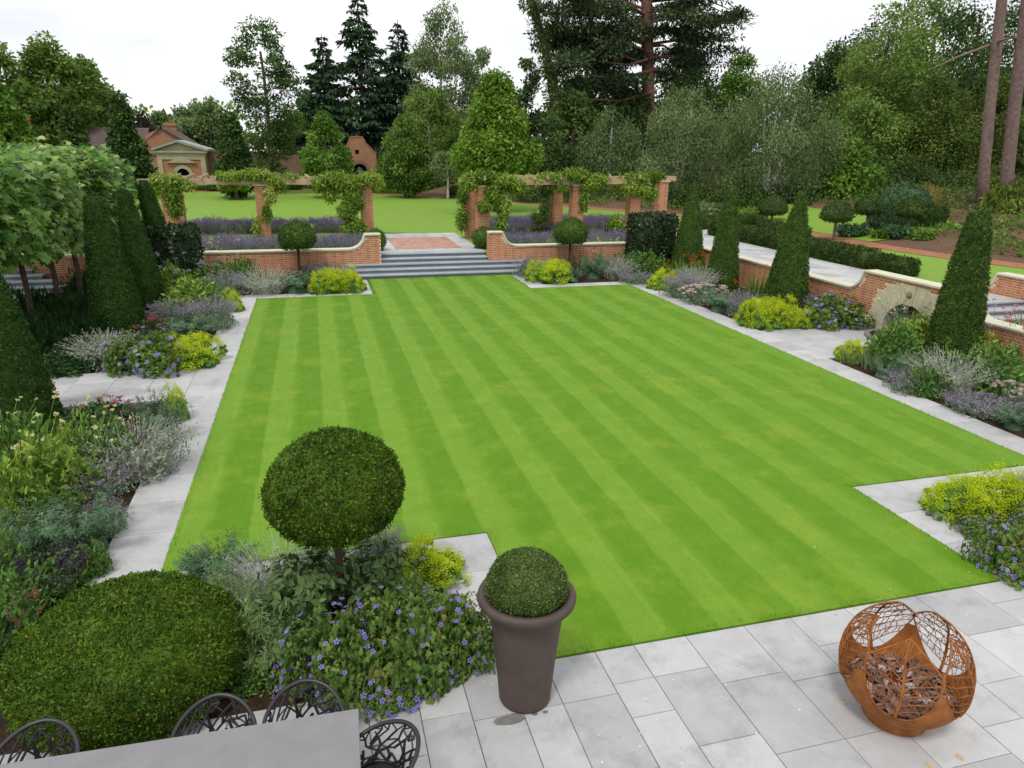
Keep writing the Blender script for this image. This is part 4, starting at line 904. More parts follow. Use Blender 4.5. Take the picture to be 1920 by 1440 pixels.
PL = [
 # left border near the house
 ('scabious', 60, 960, 170, 250, 'tall cream button flowers before the dark cone at the left edge'),
 ('scabious', 165, 930, 130, 165, 'cream button flowers leaning beside the big silver bush'),
 ('scabious', 10, 890, 110, 160, 'cream button flowers cut by the left edge, against the dark cone'),
 ('silver', 262, 905, 155, 150, 'big round silver bush beside the left path nearest the house'),
 ('spurge', 305, 835, 100, 110, 'blue green spurge behind the big silver bush at the path corner'),
 ('lime', 333, 790, 40, 60, 'sliver of lime flowers at the path corner behind the spurge'),
 ('stonecrop', 200, 800, 80, 60, 'dusky pink stonecrop before the cross path on the left'),
 ('deep', 165, 830, 110, 70, 'dark leaves under the pink stonecrop near the cross path'),
 ('leafy', 215, 900, 100, 110, 'green leafy clump between cream button flowers and silver bush'),
 ('leafy', 60, 905, 120, 130, 'green leafy clump under the cream flowers by the dark cone'),
 ('bright', 150, 900, 100, 110, 'yellow green leaves before the pink stonecrop'),
 ('bright', 95, 960, 150, 140, 'yellow green leaves under the cream button flowers'),
 ('bright', 25, 1000, 110, 130, 'yellow green foliage at the left edge above the spurges'),
 ('catmint', 195, 935, 110, 90, 'grey mauve catmint at the path between silver bush and spurge'),
 ('spurge', 165, 1055, 150, 150, 'large blue green spurge spilling towards the left path'),
 ('spurge', 75, 1060, 140, 130, 'blue green spurge second from the path, above the plum spikes'),
 ('catmint', 205, 1005, 70, 80, 'small catmint drooping over the left path edge'),
 ('broad', 130, 1075, 100, 75, 'fresh green broad leaves above the dark plum spikes'),
 ('leafy', 185, 1080, 50, 60, 'little leafy plant at the soil edge by the path'),
 ('salvia', 105, 1130, 120, 110, 'dark plum flower spikes above green leaves near the dome'),
 ('leafy', 50, 1170, 120, 110, 'green leaves between the plum spikes and the left edge'),
 ('knot', 25, 1225, 90, 120, 'pink flower spikes at the left edge beside the dome'),
 ('leafy', 15, 1110, 90, 110, 'green leaves at the left edge below the spurge'),
 ('deep', 5, 1290, 70, 90, 'dark leaves in the corner left of the dome'),
 # left border beyond the cross path
 ('lime', 362, 690, 92, 66, 'bright lime flowers at the corner of the left cross path'),
 ('geranium', 290, 700, 130, 80, 'violet flowers between lime mound and silver bush on the left'),
 ('silver', 205, 690, 110, 85, 'silver bush below the dark cone at the left cross path'),
 ('deep', 120, 705, 110, 45, 'low dark leaves at the cross path edge on the left'),
 ('stonecrop', 272, 640, 60, 50, 'pink stonecrop at the foot of the dark cone'),
 ('spurge', 355, 640, 90, 60, 'soft green spurge behind the corner lime mound'),
 ('catmint', 405, 620, 75, 75, 'catmint spilling on the left path above the lime mound'),
 ('catmint', 330, 610, 90, 55, 'catmint haze in the middle of the left border'),
 ('bright', 365, 590, 110, 80, 'yellow green leaves in the middle of the left border'),
 ('spurge', 398, 580, 70, 60, 'green spurge at the far end of the left border'),
 ('lime', 437, 585, 36, 36, 'small lime mound at the far end of the left path'),
 ('bright', 325, 560, 90, 90, 'tall yellow green stems before the middle dark cone'),
 ('verbena', 355, 560, 90, 95, 'tall mauve dotted stems in the far left corner'),
 ('fennel', 315, 545, 70, 80, 'straw coloured feathery stems near the leaning cone'),
 ('leafy', 410, 550, 80, 60, 'leafy green plant in the far left corner of the border'),
 ('catmint', 425, 560, 60, 60, 'grey catmint in the corner where the left paths meet'),
 # back border left of the steps
 ('twiggy', 500, 553, 95, 58, 'silver bush in the back border left of the steps'),
 ('spurge', 560, 552, 70, 50, 'blue green spurge between silver bush and lime flowers at the back'),
 ('lime', 617, 551, 62, 46, 'lime flowers at the back border, nearer the silver bush'),
 ('lime', 655, 549, 56, 42, 'lime flowers at the corner left of the steps'),
 ('catmint', 625, 528, 75, 40, 'mauve catmint behind the lime flowers left of the steps'),
 ('leafy', 455, 538, 60, 60, 'leafy plant before the brick wall left of the silver bush'),
 ('gaura', 430, 520, 90, 75, 'white dotted airy stems before the wall at the far left'),
 ('gaura', 385, 520, 60, 70, 'white dotted airy stems beside the dark clipped block'),
 ('catmint', 580, 520, 70, 40, 'grey green clump under the small ball left of the steps'),
 ('leafy', 528, 515, 60, 40, 'leafy clump against the brick wall behind the silver bush'),
 # back border right of the steps
 ('catmint', 1000, 522, 62, 44, 'mauve catmint against the right end of the steps'),
 ('geranium', 990, 518, 30, 30, 'bit of violet flowers touching the right end of the steps'),
 ('lime', 1033, 531, 76, 44, 'lime flowers at the corner right of the steps'),
 ('fennel', 1075, 515, 60, 50, 'brownish feathery clump behind the lime flowers right of the steps'),
 ('spurge', 1075, 530, 40, 32, 'grey green tuft beside the lime flowers right of the steps'),
 ('spurge', 1112, 526, 56, 56, 'upright green spurge in the back border right of the steps'),
 ('silver', 1155, 525, 60, 56, 'silver bush in the back border right of the steps'),
 ('leafy', 1195, 520, 60, 60, 'leafy plant before the clipped block on the right'),
 ('catmint', 1190, 533, 55, 30, 'low grey green clump at the far right lawn corner'),
 ('gaura', 1140, 505, 80, 60, 'airy white dotted stems before the wall right of the steps'),
 ('leafy', 1225, 525, 50, 45, 'leafy clump at the foot of the dark clipped block'),
 # right border
 ('lime', 1243, 543, 56, 34, 'lime flowers at the far end of the right path'),
 ('catmint', 1275, 560, 60, 56, 'grey catmint next to the far lime flowers on the right'),
 ('twiggy', 1310, 545, 68, 60, 'silver grey bush between the two farther right cones'),
 ('montbretia', 1275, 530, 70, 56, 'orange flowers at the foot of the farthest right cone'),
 ('montbretia', 1325, 530, 70, 60, 'orange flowers left of the narrow right cone'),
 ('blush', 1315, 572, 66, 44, 'pale pink flowers before the silver grey bush'),
 ('spurge', 1350, 588, 66, 52, 'green spurge along the right path before the narrow cone'),
 ('catmint', 1392, 598, 60, 60, 'lavender grey catmint along the right path'),
 ('montbretia', 1418, 575, 60, 80, 'orange flowered grassy clump between narrow and wide cones'),
 ('lime', 1420, 615, 66, 56, 'bright lime flowers at the foot of the wide cone, nearer the path'),
 ('lime', 1462, 615, 60, 50, 'second lime mound touching the wide cone'),
 ('lime', 1500, 615, 48, 36, 'small lime mound between wide cone and violet flowers'),
 ('geranium', 1555, 614, 112, 66, 'large violet flowered clump before the arch wall'),
 ('catmint', 1540, 590, 90, 54, 'mauve haze behind the violet clump at the arch wall'),
 ('fennel', 1607, 610, 34, 30, 'small golden tuft at the end of the violet clump'),
 # right border near the house
 ('lime', 1605, 680, 72, 40, 'lime flowers at the near corner of the arch path'),
 ('iris', 1600, 685, 50, 40, 'grey sword leaves before the lime flowers at the arch path'),
 ('iris', 1632, 695, 44, 46, 'grey sword leaves at the right path by the arch'),
 ('leafy', 1672, 692, 100, 105, 'leafy plant right of the lime flowers by the arch'),
 ('gaura', 1690, 655, 100, 120, 'tall airy stems in front of the stone arch'),
 ('bright', 1740, 670, 130, 120, 'light green leaves below the tall near cone'),
 ('bright', 1700, 665, 80, 60, 'light green leaves before the arch niche'),
 ('feather', 1705, 715, 80, 70, 'blue green feathery plant along the right path'),
 ('twiggy', 1775, 740, 115, 95, 'silver bush along the right path under the near cone'),
 ('leafy', 1860, 745, 130, 125, 'leafy green clump between silver bush and orange flowers'),
 ('montbretia', 1895, 700, 90, 110, 'orange flowers at the right edge beside the near cone'),
 ('montbretia', 1915, 660, 80, 90, 'grassy orange flowered clump behind, at the right edge'),
 ('verbena', 1880, 690, 90, 130, 'tall thin dotted stems at the right edge before the steps'),
 ('catmint', 1850, 785, 110, 50, 'grey catmint spilling over the right path'),
 ('spurge', 1905, 810, 80, 60, 'green spurge at the right edge of the path'),
 ('blush', 1905, 770, 60, 60, 'pale pink flowers at the right edge above the catmint'),
 ('bright', 1805, 705, 110, 90, 'light leaves right at the foot of the tall near cone'),
 ('catmint', 1700, 738, 80, 50, 'low grey catmint at the path edge before the feathery plant'),
 ('spurge', 1655, 712, 56, 44, 'small green spurge between sword leaves and feathery plant'),
 ('leafy', 1735, 745, 70, 60, 'leafy clump left of the silver bush on the right path'),
 ('catmint', 1810, 772, 80, 48, 'grey catmint between silver bush and path on the right'),
 # front right bed
 ('lime', 1800, 975, 120, 85, 'large lime mound at the front right corner path'),
 ('lime', 1870, 970, 120, 90, 'large lime mound at the front right, farther from the path'),
 ('silver', 1920, 930, 80, 50, 'silver leaves behind the lime mounds at the right edge'),
 ('geranium', 1900, 1085, 130, 110, 'violet flowers spilling on the paving at the front right'),
 ('geranium', 1850, 1015, 90, 50, 'violet flowers between lime mounds and front right paving'),
 ('geranium', 1960, 1040, 120, 110, 'violet flowers cut by the right edge at the front'),
 # front left bed
 ('spurge', 420, 1105, 130, 110, 'grey green spurge before the lawn beside the dome'),
 ('spurge', 375, 1085, 70, 60, 'small spurge at the lawn edge above the dome'),
 ('twiggy', 530, 1150, 170, 150, 'wiry silver bush under the large yew ball'),
 ('twiggy', 610, 1085, 100, 60, 'wiry silver tuft before the lawn under the yew ball'),
 ('catmint', 715, 1060, 90, 80, 'mauve catmint before the lawn right of the ball trunk'),
 ('lime', 800, 1105, 125, 95, 'lime flowers beside the front path slab'),
 ('willow', 450, 1240, 150, 170, 'narrow leaved light green plant beside the dome'),
 ('willow', 500, 1275, 90, 110, 'narrow leaved plant hanging over bare soil'),
 ('willow', 400, 1190, 110, 130, 'narrow leaved plant leaning on the upper right of the dome'),
 ('willow', 540, 1225, 110, 120, 'narrow leaved plant between dome and large dark leaves'),
 ('leafy', 560, 1130, 90, 80, 'small leafy clump behind the narrow leaved plants'),
 ('broad', 590, 1180, 150, 165, 'large leaved dark plant under the yew ball trunk'),
 ('broad', 690, 1150, 150, 140, 'large leaved dark plant right of the yew ball trunk'),
 ('broad', 585, 1265, 110, 120, 'large leaved dark plant above the right chair of the row'),
 ('leafy', 470, 1300, 90, 70, 'low leafy clump on bare soil behind the middle chair'),
 ('geranium', 560, 1290, 90, 70, 'few violet flowers on low stems behind the right hand chair of the row'),
 ('geranium', 740, 1330, 90, 60, 'violet flowers trailing lowest over the paving by the table corner'),
 ('geranium', 650, 1315, 170, 170, 'violet flowers trailing behind the table corner'),
 ('geranium', 760, 1290, 190, 190, 'violet flowers spreading between table and brown pot'),
 ('geranium', 850, 1265, 150, 150, 'violet flowers touching the brown pot'),
 ('geranium', 800, 1190, 150, 90, 'violet flowers below the lime mound by the pot'),
]
for a in PL: plant(*a)
# lily turf and low hedging in the shade of the pleached trees
TP = [(45, 600, 110, 60), (95, 585, 90, 40), (135, 612, 110, 60), (175, 600, 80, 50), (60, 665, 130, 70), (130, 670, 120, 60), (30, 700, 110, 60), (170, 560, 80, 60), (180, 655, 90, 60), (85, 640, 110, 60), (150, 635, 90, 50)]
for i, a in enumerate(TP): plant('turf', *a, 'low dark tuft in the shade under the pleached trees on the left')
# lavender beds behind the low wall
def lav(x0, x1, y0, y1, n, lab, skip=None):
    v = proto('lavender'); k = 0; nx = max(1, int((x1 - x0) / .72)); ny = max(1, int((y1 - y0) / .8))
    for j in range(ny):
        for i in range(nx):
            x = x0 + (i + .5 + random.uniform(-.2, .2)) * (x1 - x0) / nx; y = y0 + (j + .5 + random.uniform(-.2, .2)) * (y1 - y0) / ny
            if skip and skip(x, y): continue
            parts, R, h = v[k % 3]; k += 1; s = random.uniform(.95, 1.25)
            t = empty('lavender_bush', (x, y, TZ), lab, 'plant', lab, rz=random.uniform(0, 6)); 
            for nme, me in parts: tag(obj(nme, me, t, scale=(s, s, s * random.uniform(.85, 1.15))), kind='stuff')
lav(-9.3, 2.1, 30.7, 33.6, 0, 'purple lavender bush in the bed left of the landing, behind the low wall')
lav(-8.3, 1.9, 38.8, 41.3, 0, 'purple lavender bush behind the left pergola piers')
lav(7.6, 15.4, 30.7, 33.0, 0, 'purple lavender bush in the bed right of the landing, behind the low wall')
lav(9.0, 18.0, 36.6, 41.5, 0, 'purple lavender bush behind the right pergola piers')
for b in [(-9.6, 2.5, 30.4, 33.9), (-8.6, 2.4, 38.6, 41.5), (7.1, 15.9, 30.4, 33.3), (8.8, 18.4, 36.4, 41.8)]: heap('lavender_soil', *b, h=.05, mat=MULCH, z=TZ + .005, label='bark mulch under the lavender')

# ---------------------------------------------------------------- pleached plane trees
PLANE = leafmat('plane_leaf', (.050, .150, .022), (.290, .480, .105), (.55, .60, .22), .45, .38, .3, .9)
ME_LEAF = Geo().add(LOBED[0] * [1, 1, 1], LOBED[1][0], .62).mesh('leaf', PLANE)
def plane_tree(x, y, lab, nleaf, x0, x1, y0, y1, z0, z1, nsep):
    t = empty('pleached_tree', (x, y, 0), lab, 'tree', 'pleached plane trees on the left')
    Geo().tube([(0, 0, -.1), (.03, .02, 1.1), (0, 0, 2.2), (0, 0, 3.6)], [.085, .075, .07, .05], 9).build('trunk', BARK, t)
    g = Geo()
    for k in range(4):
        zz = 2.3 + .55 * k
        for s in (-1, 1): g.tube([(0, 0, zz), (.05, s * .8, zz + .1), (0, s * 1.5, zz + .12)], [.04, .03, .015], 5); g.tube([(0, 0, zz), (s * .5, .1, zz + .12), (s * 1.0, 0, zz + .2)], [.035, .025, .012], 5)
    g.build('limb', BARK, t)
    n = nleaf; P = np.stack([rng.uniform(x0, x1, n), rng.uniform(y0, y1, n), rng.uniform(z0, z1, n)], 1)
    f = rng.random(n); P[f < .45, 0] = x1 + rng.normal(0, .14, (f < .45).sum()); P[(f >= .45) & (f < .80), 2] = z1 + rng.normal(0, .13, ((f >= .45) & (f < .80)).sum()); lo = (f >= .80) & (f < .9); P[lo, 2] = z0 + rng.normal(0, .12, lo.sum())
    P[:, 2] += .10 * np.sin(P[:, 1] * 2.3) + .07 * np.sin(P[:, 0] * 3); P[:, 0] += .12 * np.sin(P[:, 1] * 1.7 + P[:, 2] * 2)
    out_ = unit(np.stack([(P[:, 0] - (x0 + x1) / 2) * .8, 0 * f, (P[:, 2] - (z0 + z1) / 2)], 1)); Nr = unit(out_ * .7 + [0, -.3, .8] + .5 * rng.normal(0, 1, (n, 3))); D = unit(np.cross(Nr, rng.normal(0, 1, (n, 3))) + [0, 0, -.08] + out_ * .5)
    L = rng.uniform(.15, .33, n); P = P + rng.normal(0, .10, P.shape); P = P - np.array([x, y, 0]); order = np.argsort(np.linalg.norm(P + np.array([x, y, 0]) - EYE, axis=1) - L * 12)
    B = unit(np.cross(D, Nr)); N2 = np.cross(B, D)
    for i in order[:nsep]:
        o = obj('leaf', ME_LEAF, t); Mx = Matrix.Identity(4)
        for r in range(3): Mx[r][0], Mx[r][1], Mx[r][2], Mx[r][3] = B[i][r] * L[i], D[i][r] * L[i], N2[i][r] * L[i], P[i][r]
        o.matrix_local = Mx
    r = order[nsep:]; g = Geo(); g.scatter(LOBED, P[r], D[r], Nr[r], L[r], 1.0, np.clip(rng.normal(.45, .34, len(r)), 0, 1)); tag(g.build('foliage', PLANE, t), kind='stuff')
PT = [(-7.7, 21.9, 'pleached plane tree with the nearest bare trunk, left of the dark cones', -9.2, -6.75, 19.6, 22.8, 70), (-7.75, 24.3, 'pleached plane tree with the second trunk seen before the steps', -9.3, -6.8, 22.6, 25.6, 60),
      (-7.15, 24.5, 'pleached plane tree with the third trunk, next to the dark cone', -8.4, -6.5, 25.2, 27.6, 60), (-7.7, 28.6, 'pleached plane tree at the far end, hidden behind the cones', -9.3, -6.8, 27.3, 30.4, 50),
      (-8.2, 18.9, 'pleached plane tree cut by the left edge of the picture', -9.6, -7.15, 17.4, 19.8, 60), (-10.9, 23.6, 'pleached plane tree in the second row behind the bare trunks', -12.0, -9.2, 19.5, 25.5, 0), (-10.9, 28.6, 'pleached plane tree in the second row near the far steps', -12.0, -9.2, 25.4, 30.6, 0)]
for x, y, lab, x0, x1, y0, y1, ns in PT: plane_tree(x, y, lab, 1900, x0, x1, y0, y1, 2.35, 4.45, ns)
#@@PART3
# ---------------------------------------------------------------- pergolas with climbing wisteria
def pier(parent, x, y, h, wd=.6, rz=0.0):
    """square brick pier: mortar core, joined bricks, timber-coloured cap"""
    pl = np.array(parent.location); g = Geo(); b = wd / 2 - .018
    g.box(x - b - pl[0], x + b - pl[0], y - b - pl[1], y + b - pl[1], -.1, h); p = g.build('brick_pier', MORTAR, parent)
    bg_ = Geo(); o = 0
    for a in range(4):
        ang = a * math.pi / 2; c, s = math.cos(ang), math.sin(ang)
        for u, z, l in flemish(wd - .02, 0, h):
            src = STRETCH if l > .16 else HEADER; V = src.V[0] * [l / (.215 if l > .16 else .1025), 1, 1] + [u - wd / 2 + .01, -b, z]
            V = np.stack([V[:, 0] * c - V[:, 1] * s + x - pl[0], V[:, 0] * s + V[:, 1] * c + y - pl[1], V[:, 2]], 1)
            bg_.add(V, src.F[0], random.random()); bg_.F.append(np.array([[8, 9, 10, 11]]) + bg_.n - 12)
    tag(bg_.build('brickwork', BRICK, p), kind='stuff')
    Geo().box(x - wd / 2 - .05 - pl[0], x + wd / 2 + .05 - pl[0], y - wd / 2 - .05 - pl[1], y + wd / 2 + .05 - pl[1], h, h + .07).build('pad_stone', STONE, p)
def beam(parent, p0, p1, z, w=.13, h=.24, name='beam'):
    pl = np.array(parent.location); a = np.array(p0) - pl[:2]; b = np.array(p1) - pl[:2]; d = unit(b - a); n = np.array([-d[1], d[0]]) * w / 2; z -= pl[2]
    poly = [a - n, b - n, b + n, a + n]; g = Geo(); g.prism([tuple(q) for q in poly], z, z + h); return g.build(name, TIMBER, parent)
ZB = float(atY(905, 347, 33.6)[2]); ZBL = float(atY(560, 345, 37.9)[2])
def col_x(px, Y): return float(atY(px, 400, Y)[0])
pr_ = empty('pergola', (7.5, 33.5, TZ), 'brick and oak pergola right of the landing, draped in wisteria', 'pergola')
FR = [(7.58, 33.6), (col_x(1080, 34.4), 34.4), (col_x(1186, 35.0), 35.0)]; BK = [(7.45, 35.5), (col_x(1042, 37.6), 37.6), (col_x(1237, 38.6), 38.6)]
hR = ZB - TZ - .07
for x, y in FR + BK: pier(pr_, x, y, hR)
for row in (FR, BK):
    for k in (-.2, .2):
        q = [(x, y + k) for x, y in row]; q[0] = (q[0][0] - .55, q[0][1]); q[-1] = (q[-1][0] + .75, q[-1][1] + .05)
        for a, b in zip(q[:-1], q[1:]): beam(pr_, a, b, ZB, name='beam')
for f, b in zip(FR, BK): beam(pr_, (f[0], f[1] - .6), (b[0], b[1] + .6), ZB + .241, .11, .18, 'cross_beam')
for t in np.linspace(.06, .97, 12):
    f = np.array([np.interp(t, [0, .6, 1], [p[i] for p in FR]) for i in (0, 1)]); b = np.array([np.interp(t, [0, .6, 1], [p[i] for p in BK]) for i in (0, 1)])
    beam(pr_, f - [0, .5], b + [0, .5], ZB + .243, .06, .12, 'rafter')
pl_ = empty('pergola', (-2.5, 38, TZ), 'brick and oak pergola left of the landing, draped in wisteria', 'pergola')
FL = [(col_x(320, 37.6), 37.6), (col_x(494, 37.8), 37.8), (col_x(688, 36.9), 36.9)]; BL = [(FL[0][0] - .3, 41.6), (FL[1][0] - .2, 41.6), (FL[2][0] - .3, 40.6)]
for x, y in FL: pier(pl_, x, y, ZBL - TZ - .07)
for x, y in BL[:1]: pier(pl_, x, y, ZBL - TZ - .07)
for k in (-.2, .2):
    q = [(x, y + k) for x, y in FL]; q[0] = (q[0][0] - 1.2, q[0][1]); q[-1] = (q[-1][0] + .6, q[-1][1])
    for a, b in zip(q[:-1], q[1:]): beam(pl_, a, b, ZBL)
q = [(x, y) for x, y in BL]; beam(pl_, (q[0][0] - 1, q[0][1]), q[1], ZBL); beam(pl_, q[1], q[2], ZBL)
for t in np.linspace(.03, .97, 13):
    f = np.array([np.interp(t, [0, .5, 1], [p[i] for p in FL]) for i in (0, 1)]); b = np.array([np.interp(t, [0, .5, 1], [p[i] for p in BL]) for i in (0, 1)])
    beam(pl_, f - [0, .5], b + [0, .4], ZBL + .243, .06, .12, 'rafter')
WIST = leafmat('wisteria_leaf', (.085, .175, .020), (.310, .450, .055), (.52, .50, .18), .38, .5, .12, 2)
WISTD = leafmat('wisteria_old_leaf', (.032, .075, .014), (.120, .200, .032), None, .3, .5, 0.15, 2)
def vine(label, x, y, blobs, mat=WIST, zt=3.0, name='wisteria', grp='wisteria climbing the pergolas'):
    """blobs: px, py, radius px x, radius px y, world depth, leaves"""
    t = empty(name, (x, y, TZ), label, 'climber', grp); o = np.array([x, y, TZ]); g = Geo(); st = Geo()
    for k in range(2):
        st.tube([(.12 * k - .05 + .03 * math.sin(z * 3 + k), .36 + .03 * math.cos(z * 2.4 + k), z) for z in np.linspace(-.05, zt - TZ, 12)], np.linspace(.035, .015, 12), 5)
    st.build('stem', WOODY, t)
    for px, py, rx, ry, Y, n in blobs:
        c = atY(px, py, Y); m = depth(c) / FPX; n = int(n * 4.2); sh = rng.normal(0, 1, (n, 3)); sh = unit(sh) * rng.random((n, 1)) ** .45
        P = c + sh * [rx * m, max(.45, .6 * rx * m), ry * m] + rng.normal(0, .06, (n, 3)); D = unit(sh * [.7, .7, .3] + [0, 0, -.55] + .5 * rng.normal(0, 1, (n, 3)))
        cl_ = rng.normal(0, .18); g.scatter(DIAMOND, P - o, D, unit(sh + [0, -.3, .7] + .4 * rng.normal(0, 1, (n, 3))), rng.uniform(.10, .21, n), .40, np.clip(rng.normal(.5 + cl_, .22, n), 0, 1))
    tag(g.build('foliage', mat, t), kind='stuff'); return t
vine('wisteria over the far left pier of the left pergola', FL[0][0], 37.6, [(312, 336, 30, 9, 37.5, 420), (322, 362, 16, 28, 37.4, 420), (296, 350, 16, 14, 37.6, 200), (330, 392, 14, 14, 37.3, 160), (352, 346, 14, 9, 37.5, 140)])
vine('wisteria along the beam by the middle pier of the left pergola', FL[1][0], 37.8, [(437, 328, 32, 6, 37.6, 340), (480, 326, 26, 8, 37.6, 380), (515, 338, 13, 12, 37.5, 200), (508, 362, 9, 20, 37.35, 200), (545, 330, 14, 5, 37.6, 90), (500, 398, 7, 18, 37.3, 90), (480, 425, 5, 20, 37.4, 60), (430, 348, 18, 7, 38.6, 140), (530, 350, 8, 8, 37.6, 70)])
vine('thick wisteria on the pier of the left pergola nearest the landing', FL[2][0], 36.9, [(625, 335, 24, 12, 36.8, 420), (655, 345, 26, 18, 36.6, 620), (690, 335, 26, 12, 36.7, 420), (662, 375, 17, 24, 36.4, 520), (650, 395, 16, 14, 36.3, 260), (664, 425, 19, 17, 36.2, 480), (618, 365, 10, 14, 36.8, 140), (600, 340, 16, 8, 36.8, 160), (708, 345, 10, 9, 36.8, 100)], WIST)
vine('wisteria on the front pier of the right pergola beside the landing', FR[0][0], 33.6, [(882, 340, 18, 14, 33.5, 420), (910, 332, 30, 10, 33.5, 520), (940, 340, 28, 14, 33.4, 520), (925, 362, 16, 18, 33.3, 360), (945, 385, 12, 24, 33.2, 320), (908, 385, 12, 8, 33.15, 160), (968, 348, 20, 12, 33.5, 240), (938, 420, 9, 18, 33.1, 160), (868, 365, 7, 20, 35.2, 140), (866, 410, 8, 22, 35.2, 160)])
vine('wisteria on the middle piers of the right pergola', FR[1][0], 34.4, [(1035, 332, 34, 8, 34.3, 420), (1080, 328, 28, 11, 34.2, 480), (1105, 342, 18, 14, 34.1, 320), (1120, 335, 22, 9, 34.4, 240), (1095, 372, 7, 26, 34.0, 140), (1000, 338, 16, 8, 34.2, 180), (1050, 350, 12, 8, 34.2, 110)])
vine('dark wisteria on the back pier of the right pergola', BK[1][0], 37.6, [(1025, 352, 14, 12, 37.3, 220), (1022, 385, 8, 30, 37.2, 260), (1018, 420, 10, 12, 37.0, 160), (1006, 405, 9, 7, 37.0, 90)], WISTD)
vine('wisteria hanging from the right end of the right pergola', FR[2][0], 35.0, [(1190, 334, 30, 8, 34.9, 380), (1225, 330, 22, 9, 35.4, 300), (1178, 350, 16, 13, 34.7, 300), (1200, 356, 18, 12, 34.7, 320), (1222, 362, 9, 14, 35.0, 150), (1160, 345, 16, 8, 35.0, 150)])
vine('leafy climber bush at the foot of the dark back pier', BK[1][0] - .8, 37.0, [(1012, 428, 12, 14, 37.0, 300)], WISTD, 1.6, 'climber_bush')
vine('pale climber shrub in the lavender by the third right pier', FR[2][0] - 1.2, 35.2, [(1155, 415, 12, 12, 35.2, 260)], WIST, 1.6, 'climber_bush')

# ---------------------------------------------------------------- trees
OAKL = leafmat('oak_leaf', (.070, .140, .024), (.235, .350, .075), (.30, .39, .11), .36, .6, .08, .25)
MIDL = leafmat('lime_tree_leaf', (.060, .150, .020), (.205, .345, .056), None, .35, .6, .1, .3)
PALEL = leafmat('far_tree_leaf', (.090, .155, .050), (.230, .330, .120), None, .28, .6, .1, .2)
DARKL = leafmat('dark_tree_leaf', (.028, .066, .018), (.110, .182, .046), None, .26, .6, .08, .3)
YEWT = leafmat('yew_tree_leaf', (.042, .082, .016), (.150, .205, .042), (.25, .26, .06), .25, .6, .08, .25)
BIRL = leafmat('birch_leaf', (.085, .140, .045), (.250, .330, .135), (.32, .36, .18), .32, .55, .12, .4)
OLIV = leafmat('silvery_birch_leaf', (.075, .130, .042), (.215, .290, .118), (.30, .36, .18), .32, .55, .08, .4)
MAPL = leafmat('maple_leaf', (0.072, 0.162, 0.017), (0.258, 0.414, 0.048), (0.408, 0.480, 0.084), .35, .5, 0.15, .5)
SPRL = leafmat('spruce_needle', (.016, .044, .020), (.056, .108, .048), None, .1, .65, .1, .4)
PINL = leafmat('pine_needle', (.022, .045, .020), (.085, .125, .050), (.15, .16, .07), .1, .65, .1, .3)
PURL = leafmat('copper_leaf', (.026, .018, .020), (.075, .055, .055), None, .2, .6, 0.10, .4)
CEDL = leafmat('feathery_conifer', (.050, .085, .012), (.170, .215, .035), None, .2, .6, 0.10, 1.0)
ROUNDP = lambda t: np.sqrt(np.maximum(1 - (2 * t - 1) ** 2, 0)); OVOID = lambda t: np.sin(np.pi * np.clip(t, 0, 1) ** .75) ** .75
CONEP = lambda t: (1 - t) ** .75 * np.minimum(t * 7 + .3, 1); EGG = lambda t: np.sin(np.pi * np.clip(t * .94 + .03, 0, 1) ** .62) ** .8; COLP = lambda t: np.minimum(1, 1.9 * (1 - t)) * np.minimum(1, .55 + t * 3)
